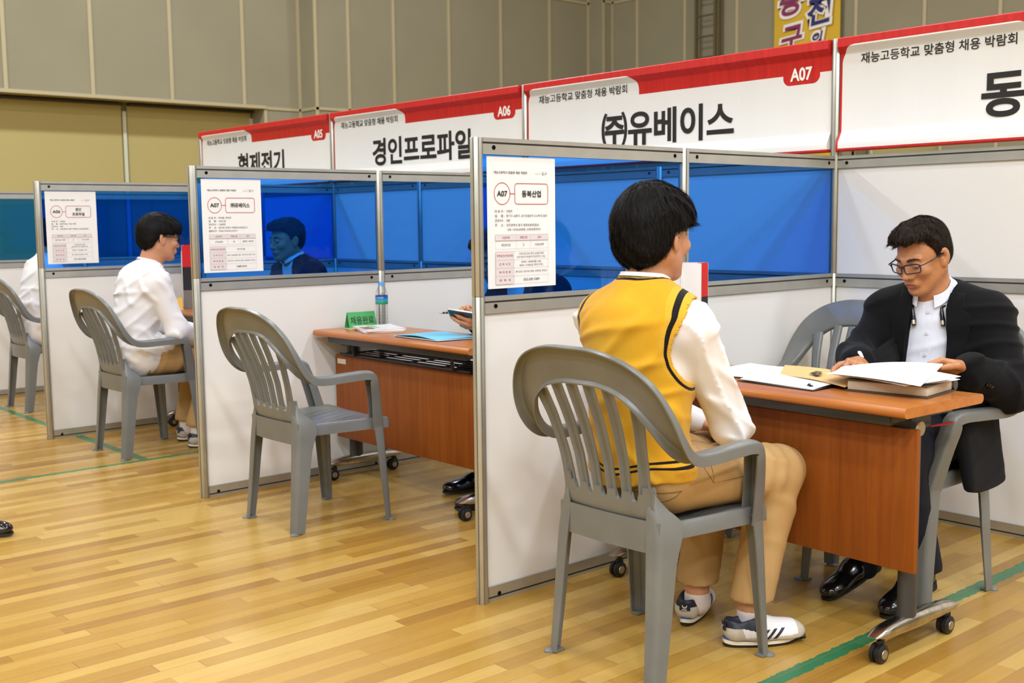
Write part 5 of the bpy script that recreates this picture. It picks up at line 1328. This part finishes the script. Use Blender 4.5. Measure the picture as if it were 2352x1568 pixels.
# vest
def make_vest():
    sd = SDF(); torso_sdf(sd, J, .018); lat, up, fw = J['R'][:, 1], J['R'][:, 2], J['R'][:, 0]
    cen = J['chest'] * 1.0
    def loc(X, Y, Z): dx, dy, dz = X - cen[0], Y - cen[1], Z - cen[2]; return dx * fw[0] + dy * fw[1] + dz * fw[2], dx * lat[0] + dy * lat[1] + dz * lat[2], dx * up[0] + dy * up[1] + dz * up[2]
    def arm_region(X, Y, Z):
        a, b_, c = loc(X, Y, Z); q = np.sqrt(((a - .030) / 1.02) ** 2 + ((c - .070) / 1.30) ** 2) - .088
        return np.maximum(q, (.142 + .16 * np.maximum(0, .06 - c)) - np.abs(b_))
    def neck_region(X, Y, Z):
        x, y, z = X - J['neck'][0] - .012, Y - J['neck'][1], Z - J['neck'][2]; r = np.sqrt(x * x + y * y) - .071
        v = np.maximum(np.abs(y) - .35 * np.maximum(z + .16, 0), -x + .02); return np.maximum(np.minimum(r, v), -(z + .20))
    def hem(X, Y, Z): return Z - (.527 + .10 * (X - .05) + .012 * np.sin(Y * 22))
    fv = folds(.0085, [((.25, .30, 1), .080), ((.15, -.55, 1), .065), ((.3, .7, .8), .10)], 23)
    sd.fn(lambda X, Y, Z: fv(X, Y, Z) * np.clip(arm_region(X, Y, Z) / .05, 0, 1) * np.clip((1.02 - Z) / .06, 0, 1), 'add')
    sd.fn(lambda X, Y, Z: -arm_region(X, Y, Z), 'cut', .004); sd.fn(lambda X, Y, Z: -neck_region(X, Y, Z), 'cut', .004); sd.fn(lambda X, Y, Z: -hem(X, Y, Z), 'cut', .006)
    V, Q = sd.mesh(.0048); V = smooth_verts(V, Q, 1, .4); x, y, z = V.T
    col = np.stack([np.minimum(arm_region(x, y, z), 5 * np.ones(len(x))), neck_region(x, y, z), hem(x, y, z), np.ones(len(x))], 1)
    t = NT('mustard_knit_with_stripes'); a = t.node('ShaderNodeAttribute'); a.attribute_name = 'Col'; sp = t.node('ShaderNodeSeparateColor'); t.link(a.outputs['Color'], sp.inputs[0])
    rng = lambda S, p, q: t.math('MULTIPLY', t.math('GREATER_THAN', S, p), t.math('LESS_THAN', S, q))
    st = t.math('MAXIMUM', rng(sp.outputs[0], .0105, .0170), t.math('MAXIMUM', rng(sp.outputs[1], .006, .012), t.math('MAXIMUM', rng(sp.outputs[2], .040, .0465), rng(sp.outputs[2], .054, .0605))))
    rib = t.math('MAXIMUM', t.math('LESS_THAN', sp.outputs[0], .024), t.math('LESS_THAN', sp.outputs[2], .040))
    n = t.noise(t.coords(), 6.0, 4.0); base = t.ramp(n, [(.3, srgb(204, 150, 30)), (.7, srgb(218, 166, 42))]); base = t.mix(t.math('MULTIPLY', rib, .5), base, srgb(222, 172, 58))
    t.set(Base_Color=t.mix(st, base, srgb(22, 18, 18)), Roughness=.9); t.b.inputs['Sheen Weight'].default_value = .15; t.b.inputs['Specular IOR Level'].default_value = .15
    wv = t.node('ShaderNodeTexWave'); wv.inputs['Scale'].default_value = 95.0; wv.bands_direction = 'Y'; t.link(t.coords(), wv.inputs['Vector'])
    wz = t.node('ShaderNodeTexWave'); wz.inputs['Scale'].default_value = 70.0; wz.bands_direction = 'Z'; t.link(t.coords(), wz.inputs['Vector'])
    ribh = t.math('MULTIPLY', t.math('LESS_THAN', sp.outputs[2], .040), wv.outputs['Fac']); ribz = t.math('MULTIPLY', t.math('LESS_THAN', sp.outputs[0], .024), wz.outputs['Fac'])
    t.bump(t.math('ADD', t.math('MULTIPLY', t.noise(t.coords(), 420.0, 2.0), .5), t.math('ADD', ribh, ribz)), .35, .0022)
    return mesh_obj('knit_vest', V, Q, t.m, P1, 180, None, col)
make_vest()
M['seam'] = mat_cloth('khaki_seam', srgb(132, 100, 58), .8)
def seam(pts, name='pocket_seam', r=.0014):
    Pp = []
    for x, z in pts:
        Q = np.array([A3(x, y, z) for y in np.linspace(-1.02, -.66, 200)]); k = np.nonzero(TSD.at(Q) < 0)[0]
        if len(k): Pp.append(Q[k[0]] - A3(0, .0004, 0))
    b = MB(); b.tube(Pp, r, 6); b.build(name, M['seam'], TR, 60)
seam([(.085 + .045 * q, .605 - .085 * q - .01 * sin(3 * q)) for q in np.linspace(0, 1, 14)]); seam([(.132 + .20 * q, .519 + .014 * q * q) for q in np.linspace(0, 1, 16)]); seam([(.13, .519 + .09 * q) for q in np.linspace(0, 1, 10)])
seam([(-.045 + .065 * q, .500 + .012 * q) for q in np.linspace(0, 1, 10)], 'back_pocket_seam', .002); seam([(-.03 + .05 * q, .472 + .04 * q * q) for q in np.linspace(0, 1, 10)], 'back_pocket_seam', .0014)
socks(J, P1, .090)
sneaker(P1, (.270, -.768, 0), R_(-34), -1); sneaker(P1, (.308, -.592, 0), R_(27), 1)
hair_mesh('hair', H, [((-.018, 0, .040), (.120, .094, .108), .03), ((-.062, 0, -.020), (.056, .074, .062), .03), ((.045, 0, .062), (.070, .078, .060), .03)],
          [(-.120, -.30), (-.090, -.080), (-.066, -.056), (-.036, -.046), (.000, -.036), (.018, -.022), (.030, .044), (.040, .058), (.052, .20)], M['hair_black'], P1, 6500, .050, 3, .010, (-.055, .012, .14))
brows(H, P1)

HS = 1.0
# ------------------------------------------------------------ white-shirted students farther left
def white_student(off, label, glasses_on, head_yaw, low=False):
    D = A3(*off)
    J = dict(pelvis=A3(.235, 3.232, .530), waist=A3(.225, 3.228, .68), chest=A3(.262, 3.220, .825), neck=A3(.312, 3.205, 1.012), shL=A3(.300, 3.372, .930), shR=A3(.288, 3.045, .930),
             elL=A3(.385, 3.425, .69), wrL=A3(.60, 3.30, .640), elR=A3(.372, 3.005, .680), wrR=A3(.560, 3.105, .600),
             hipL=A3(.260, 3.312, .525), hipR=A3(.260, 3.145, .525), knL=A3(.655, 3.345, .505), knR=A3(.650, 3.110, .505), anL=A3(.560, 3.340, .105), anR=A3(.520, 3.120, .105))
    J = {k: v + D for k, v in J.items()}; H = head_frame(A3(.372, 3.180, 1.168) + D, head_yaw, -8)
    P = body(J, H, [('L', (.8, -.5, -.1), (.1, .1, -1), (.5, .5, .5, .5), (.5, .3)), ('R', (.85, .4, -.25), (.1, -.1, -1), (.5, .5, .55, .6), (.5, .3))], M['skin_fair'], 'person', label, .0042 if low else .0036, .0042, .011)
    trousers(J, P, M['khaki'], .014, (.93, .93), (.006, 8), step=.010)
    sd = SDF(); torso_sdf(sd, J, .014, .05)
    for s in ('L', 'R'): arm_sdf(sd, J, s, .018, .03, .95)
    sd.el(J['pelvis'] + A3(.02, 0, .0), (.135, .186, .105), J['R'], .05)
    for s in ('L', 'R'): sd.rc(J['hip' + s] + A3(-.03, 0, .03), J['hip' + s] + A3(.10, 0, .025), .100, .092, .03)
    sd.fn(folds(.0095, [((.4, .4, 1), .085), ((1, -.4, .5), .09), ((-.6, .3, 1), .07)], 31), 'add'); sd.fn(plane(J['pelvis'] + A3(-.10, 0, -.068), (-.50, 0, -1)))
    sd.rc(J['neck'] + A3(0, 0, -.005), J['neck'] + A3(.03, 0, .12), .056, .06, .01, 's')
    V, Q = sd.mesh(.009); mesh_obj('shirt', smooth_verts(V, Q, 1, .4), Q, M['shirt'], P, 180)
    collar(J, P, M['shirt'], J['neck'] + A3(.004, 0, .002), (.28, -.03, 1), .059, .070, .040, .022, 24, fw=(1, 0, 0))
    socks(J, P, .112); sneaker(P, J['anR'] * A3(1, 1, 0) + A3(-.055, .0, 0), R_(-12), -1); sneaker(P, J['anL'] * A3(1, 1, 0) + A3(-.055, 0, 0), R_(8), 1)
    hair_mesh('hair', H, [((-.016, 0, .038), (.116, .090, .104), .03), ((-.060, 0, -.014), (.052, .070, .055), .03), ((.045, 0, .062), (.070, .076, .058), .03)],
              [(-.105, -.30), (-.078, -.082), (-.050, -.056), (-.026, -.046), (.002, -.036), (.018, -.020), (.030, .042), (.040, .060), (.054, .20)], M['hair_black'], P, 2600, .045, 5, .004, (-.055, .012, .14))
    brows(H, P)
    if glasses_on: glasses(H, P, M['frame_black'])
    return P
white_student((0, 0, 0), 'student in an untucked white shirt and glasses, seated with his back to the camera', True, -2)
white_student((.150, 1.975, 0), 'person in a white shirt mostly hidden by the post at the far left', False, 0, True)

# ------------------------------------------------------------ man in the black jacket
J = dict(pelvis=A3(1.245, -.862, .540), waist=A3(1.265, -.870, .68), chest=A3(1.262, -.876, .810), neck=A3(1.222, -.882, .985), shL=A3(1.290, -1.035, .905), shR=A3(1.232, -.720, .905),
         elL=A3(1.225, -1.150, .690), wrL=A3(1.035, -1.098, .772), elR=A3(1.085, -.690, .762), wrR=A3(.910, -.800, .775),
         hipL=A3(1.22, -.945, .525), hipR=A3(1.22, -.775, .525), knL=A3(.835, -.985, .515), knR=A3(.85, -.790, .515), anL=A3(1.000, -.985, .115), anR=A3(1.005, -.790, .135))
HS = .93; H = head_frame((1.150, -.880, 1.108), 170, -24, 1)
P4 = body(J, H, [('L', (-.62, .62, .10), (-.45, -.30, -.85), (.55, .6, .65, .7), (.75, .25)), ('R', (-.85, -.5, .05), (-.2, .2, -1), (.4, .45, .5, .5), (.6, .3))], M['skin_tan'], 'person',
          'man in glasses and a black jacket over a pale shirt, reading papers at a desk', .0024, .0024)
trousers(J, P4, M['navy'], .014, (.95, .95), (.005, 9), step=.010)
for s in ('L', 'R'):
    a = J['an' + s]; sd = SDF(); sd.rc(a + A3(0, 0, .02), a + A3(-.01, 0, -.05), .040, .040, .01); V, Q = sd.mesh(.007); mesh_obj('sock', V, Q, M['navy'], P4, 180)
dress_shoe(P4, (1.075, -.985, .060), R_(176), R_(-14)); dress_shoe(P4, (1.085, -.785, .075), R_(171), R_(-18))
# shirt
sd = SDF(); torso_sdf(sd, J, .004, .05, .012)
for s in ('L', 'R'): arm_sdf(sd, J, s, .008, .03, .97)
sd.fn(folds(.004, [((.3, .4, 1), .085), ((1, -.4, .35), .10)], 41), 'add'); sd.fn(plane((0, 0, .50), (0, 0, -1)))
sd.rc(J['neck'] + A3(0, 0, .0), J['neck'] + A3(-.03, 0, .12), .054, .06, .01, 's')
shirt_sd = sd; V, Q = sd.mesh(.0065); sh = mesh_obj('shirt', smooth_verts(V, Q, 1, .4), Q, M['pin'], P4, 180)
FW = J['R'][:, 0]; LT = J['R'][:, 1]; UP = J['R'][:, 2]
collar(J, P4, M['pin'], J['neck'] + FW * .006 + A3(0, 0, -.002), UP + FW * .35, .058, .074, .044, .030, 40, fw=FW)
def on_surface(sd, lat_o, z, out=.0):
    """front point of a garment at lateral offset and height"""
    c = J['chest'] + UP * (z - J['chest'][2]) / UP[2]; ts = np.linspace(.30, 0, 150); P = c + LT * lat_o + FW * ts[:, None]; f = sd.at(P); k = np.nonzero(f < out)[0]; return P[k[0]] if len(k) else c + FW * .1
b = MB()
for z in (.935, .865, .795, .725):
    p = on_surface(shirt_sd, .0, z, .0015); R0 = [tuple(p + FW * .0015 + (LT * cos(a) + UP * sin(a)) * .0052) for a in np.linspace(0, 2 * pi, 12, endpoint=False)]; R1 = [tuple(np.array(q) + FW * .0016) for q in R0]; b.loft([R0, R1])
b.build('shirt_button', M['button'], sh, 40)
pk = MB(); G = [[on_surface(shirt_sd, l_, z, .0012) for l_ in (-.018, .016)] for z in np.linspace(.955, .60, 22)]; pk.add(*thick_grid(G, [[FW] * 2] * 22, .0012)); pk.build('shirt_placket', M['pin'], sh, 50)
# jacket
sd = SDF(); torso_sdf(sd, J, .022, .05, .008)
for s in ('L', 'R'): arm_sdf(sd, J, s, .024, .035, .90)
for s in ('L', 'R'): sd.rc(J['sh' + s] + UP * .012, J['chest'] + UP * .09 + LT * (.10 if s == 'L' else -.10), .060, .065, .04)
sd.el(J['pelvis'] - FW * .0 + A3(.0, 0, .0), (.145, .205, .12), J['R'], .05)
for s in ('L', 'R'): sd.rc(J['hip' + s] + A3(.06, 0, .03), J['hip' + s] + A3(-.08, 0, .03), .105, .10, .03)
for tx in np.linspace(1.055, 1.268, 12): sd.rc((tx + .01, -1.056, .62), (tx, -1.104, .388 + .9 * (tx - 1.17) ** 2), .022, .016, .02)
def opening(X, Y, Z):
    dx, dy, dz = X - J['chest'][0], Y - J['chest'][1], Z - J['chest'][2]; l = dx * LT[0] + dy * LT[1] + dz * LT[2]; f = dx * FW[0] + dy * FW[1] + dz * FW[2]
    w = np.interp(Z, [.50, .60, .72, .86, .95, 1.02], [.095, .085, .068, .062, .052, .060]); return np.maximum(np.abs(l - .004) - w, .02 - f)
fj = folds(.0085, [((.3, .4, 1), .080), ((1, -.4, .35), .09), ((-.6, .3, 1), .075)], 53)
sd.fn(lambda X, Y, Z: fj(X, Y, Z) * np.clip((Z - .55) / .2, .15, 1), 'add')
sd.fn(lambda X, Y, Z: -opening(X, Y, Z), 'cut', .008); sd.rc(J['neck'] + A3(0, 0, -.01), J['neck'] + A3(-.03, 0, .12), .070, .085, .01, 's')
jk_sd = sd; V, Q = sd.mesh(.0068); jk = mesh_obj('jacket', smooth_verts(V, Q, 1, .4), Q, M['velvet'], P4, 180)
for s in (1, -1):      # lapels folded back along the opening
    G = []; N = []
    for z in np.linspace(.70, 1.00, 18):
        w0 = float(np.interp(z, [.60, .72, .86, .95, 1.02], [.085, .068, .062, .052, .060])); wd = float(np.interp(z, [.70, .80, .90, .935, .945, 1.0], [.006, .040, .066, .070, .050, .040])); row = []
        for q in np.linspace(0, 1, 6): row.append(on_surface(jk_sd, .004 + s * (w0 + .003 + wd * q), z, .004 + .003 * (1 - q)))
        G.append(row if s > 0 else row[::-1]); N.append([FW] * 6)
    V2, F2 = thick_grid(G, N, .004); mesh_obj('lapel', V2, F2, M['velvet'], jk, 60)
# cuffs with buttons
ax = nrm(J['wrL'] - J['elL']); b = MB()
for q in (.74, .79, .84): p = J['elL'] + (J['wrL'] - J['elL']) * q + nrm(A3(-.2, -.75, -.5)) * .056; b.tube([p, p + nrm(A3(-.2, -.75, -.5)) * .006], .006, 10)
b.build('cuff_button', M['black_gloss'], jk, 40)
hair_mesh('hair', H, [((-.018, 0, .042), (.105, .082, .096), .03), ((-.058, 0, -.012), (.048, .064, .054), .03), ((.046, .0, .098), (.058, .062, .036), .03)],
          [(-.098, -.30), (-.074, -.080), (-.050, -.052), (-.026, -.044), (.000, -.036), (.016, -.018), (.022, .016), (.050, .026), (.078, .036), (.092, .056), (.104, .20)], M['hair_dark'], P4, 6500, .040, 7, .004, (.0, -.055, .13), .55)
brows(H, P4); g = glasses(H, P4, M['frame_navy'], .0270, .0155, .0021)
# neckband earphones hanging around the collar
nb = thing('neckband_earphones', 'black neckband earphones with metal ends around the neck of the man in the black jacket', 'earphones', (0, 0, 0))
pe = [on_surface(shirt_sd, q, z, .010) for q, z in ((-.040, .888), (-.043, .905))]; pe2 = [on_surface(shirt_sd, q, z, .010) for q, z in ((.052, .893), (.060, .914))]
nk = J['neck']; bend = []
for a in np.linspace(35, 325, 22): bend.append(nk + (FW * cos(R_(a)) + LT * sin(R_(a))) * (.082) + UP * (.006 - .050 * max(0, cos(R_(a)))) - FW * .004)
b = MB(); b.tube(bend, .0045, 10); b.build('band', M['black_gloss'], nb, 60)
for p_, q_ in ((bend[-1], pe[0]), (bend[0], pe2[0])):
    d = nrm(q_ - p_); b = MB(); b.tube([p_, p_ + (q_ - p_) * .3 + FW * .004, q_ - d * .018, q_], [.0048, .0068, .0082, .0062], 12); b.build('end_piece', M['black_gloss'], nb, 60)
    b = MB(); m_ = q_ - d * .012; b.tube([m_ - d * .007 + FW * .0035, m_ + d * .007 + FW * .0035], [.0066, .0066], 12); b.build('metal_ring', M['cap_metal'], nb, 60)

HS = 1.0
# ------------------------------------------------------------ dark-suited interviewers behind the partitions
def suit_man(J, H, hands, label, fh, feet, low=False, collar_on=True, yawfw=(-1, 0, 0)):
    P = body(J, H, hands, M['skin_tan'], 'person', label, .0045, fh, .011)
    trousers(J, P, M['navy'], .014, (.95, .95), (.005, 9), step=.011)
    sd = SDF(); torso_sdf(sd, J, .018, .05, .005)
    for s in ('L', 'R'): arm_sdf(sd, J, s, .020, .035, .93)
    sd.el(J['pelvis'], (.140, .195, .11), J['R'], .05); sd.fn(folds(.006, [((.3, .4, 1), .085), ((1, -.4, .35), .10)], 61), 'add')
    FWl, LTl = J['R'][:, 0], J['R'][:, 1]; C0 = J['chest']
    def op(X, Y, Z):
        dx, dy, dz = X - C0[0], Y - C0[1], Z - C0[2]; l = dx * LTl[0] + dy * LTl[1] + dz * LTl[2]; f = dx * FWl[0] + dy * FWl[1] + dz * FWl[2]
        return np.maximum(np.abs(l) - .06 * np.clip((Z - C0[2] + .10) / .2, 0, 1), .02 - f)
    sd.fn(lambda X, Y, Z: -op(X, Y, Z), 'cut', .008); sd.rc(J['neck'], J['neck'] + A3(-.02, 0, .12), .066, .075, .01, 's')
    V, Q = sd.mesh(.010); mesh_obj('suit_jacket', smooth_verts(V, Q, 1, .4), Q, M['suit'], P, 180)
    sd = SDF(); torso_sdf(sd, J, .004)
    for s in ('L', 'R'): sd.rc(J['el' + s], J['el' + s] + (J['wr' + s] - J['el' + s]) * .97, .040, .036, .02)
    sd.fn(plane(J['pelvis'] + A3(0, 0, .04), (0, 0, -1))); sd.rc(J['neck'], J['neck'] + A3(-.02, 0, .12), .054, .06, .01, 's'); V, Q = sd.mesh(.011); mesh_obj('shirt', V, Q, M['shirt'], P, 180)
    collar(J, P, M['shirt'], J['neck'] + FWl * .004, J['R'][:, 2], .058, .068, .046, .024, 30, fw=FWl)
    for h, y in feet: dress_shoe(P, h, y)
    hair_mesh('hair', H, [((-.018, 0, .042), (.106, .084, .096), .03), ((-.058, 0, -.012), (.050, .066, .056), .03), ((.050, .0, .084), (.062, .066, .042), .03)],
              [(-.098, -.30), (-.070, -.078), (-.040, -.046), (-.018, -.022), (-.006, .012), (.012, .020), (.040, .026), (.062, .048), (.074, .066), (.084, .20)], M['hair_black'], P, 1200, .036, 9, .003)
    brows(H, P); return P
J = dict(pelvis=A3(1.28, 1.06, .54), waist=A3(1.285, 1.06, .68), chest=A3(1.255, 1.055, .81), neck=A3(1.195, 1.055, .985), shL=A3(1.225, .890, .915), shR=A3(1.225, 1.225, .915),
         elL=A3(1.085, .845, .775), wrL=A3(.905, 1.020, .800), elR=A3(1.075, 1.270, .775), wrR=A3(.925, 1.135, .790),
         hipL=A3(1.25, .975, .53), hipR=A3(1.25, 1.145, .53), knL=A3(.875, .960, .52), knR=A3(.885, 1.165, .52), anL=A3(.865, .925, .105), anR=A3(1.005, 1.205, .105))
for q in ('pelvis', 'waist', 'chest', 'neck', 'shL', 'shR', 'hipL', 'hipR'): J[q] = J[q] + A3(0, .05, 0)
H = head_frame((1.105, 1.200, 1.085), 176, -24)
P5 = suit_man(J, H, [('L', (-.90, .30, .22), (-.1, .55, .30), (.45, .55, .75, .85), (.7, .5)), ('R', (-.88, -.15, .30), (.0, -.60, .45), (.75, .8, .85, .9), (.6, .6))],
              'man in a dark suit holding a phone and pen, mostly hidden behind the nearest partition', .0026, [((.935, .915, 0), R_(164)), ((1.085, 1.215, 0), R_(172))])
# phone and pen in his hands
ph = thing('phone', 'light blue and white phone held over the light blue folder', 'phone', (0, 0, 0))
pc = A3(.800, 1.075, .832); pu = nrm(A3(.35, -.80, -.10)); pv = nrm(A3(-.55, -.25, .60)); pv = nrm(pv - pu * pv.dot(pu)); pn = np.cross(pu, pv)
def slab3(c, u, v, n, a, bb, t, r):
    P = rrect(-a, -bb, a, bb, r, 4); m = MB(); m.loft([[tuple(c + u * x + v * y - n * t / 2) for x, y in P], [tuple(c + u * x + v * y + n * t / 2) for x, y in P]]); return m
slab3(pc, pu, pv, pn, .066, .034, .008, .008).build('body', simple('silver_phone_shell', srgb(196, 196, 192), .3, .3), ph, 40)
for sg, mt in ((1, 'black_gloss'), (-1, 'cyan')): slab3(pc + pn * .0045 * sg, pu, pv, pn, .061, .031, .0012, .006).build('screen' if sg > 0 else 'back_cover', M[mt], ph, 40)
pe = thing('pen', 'silver and black pen pointing left from the hand holding the phone', 'pen', (0, 0, 0)); p0, p1 = A3(.745, 1.170, .842), A3(.905, 1.015, .848); d = nrm(p1 - p0)
b = MB(); b.tube([p0 + d * .016, p0 + d * .05, p1], [.0042, .0048, .0045], 12); b.build('barrel', M['black_gloss'], pe, 60); b = MB(); b.tube([p0, p0 + d * .010, p0 + d * .030], [.0010, .0030, .0046], 12); b.build('tip', M['cap_metal'], pe, 60)

J = dict(pelvis=A3(1.36, 3.19, .54), waist=A3(1.36, 3.19, .69), chest=A3(1.325, 3.19, .835), neck=A3(1.255, 3.19, 1.02), shL=A3(1.285, 3.025, .94), shR=A3(1.285, 3.355, .94),
         elL=A3(1.16, 2.985, .75), wrL=A3(.985, 3.10, .765), elR=A3(1.15, 3.41, .75), wrR=A3(.985, 3.27, .765),
         hipL=A3(1.33, 3.105, .53), hipR=A3(1.33, 3.275, .53), knL=A3(.95, 3.08, .52), knR=A3(.95, 3.30, .52), anL=A3(.99, 3.06, .105), anR=A3(.99, 3.31, .105))
J = {q: v + A3(0, .06, 0) for q, v in J.items()}
H = head_frame((1.205, 3.25, 1.140), 182, -6)
suit_man(J, H, [('L', (-.85, .4, .0), (-.1, .1, -1), (.5, .55, .55, .6), (.6, .3)), ('R', (-.85, -.4, .0), (-.1, -.1, -1), (.5, .55, .6, .6), (.6, .3))],
         'man seen only as a dark silhouette through the blue pane above the empty chair', None, [((1.06, 3.06, 0), R_(175)), ((1.06, 3.31, 0), R_(183))])
# shoe cut off by the left edge
sh = thing('black_shoe', 'black shoe toe cut off by the left edge of the frame', 'shoe', (0, 0, 0))
h0 = A3(-1.065, 2.10, 0); dress_shoe(sh, h0, R_(-42))
bpy.data.objects.remove(_to)
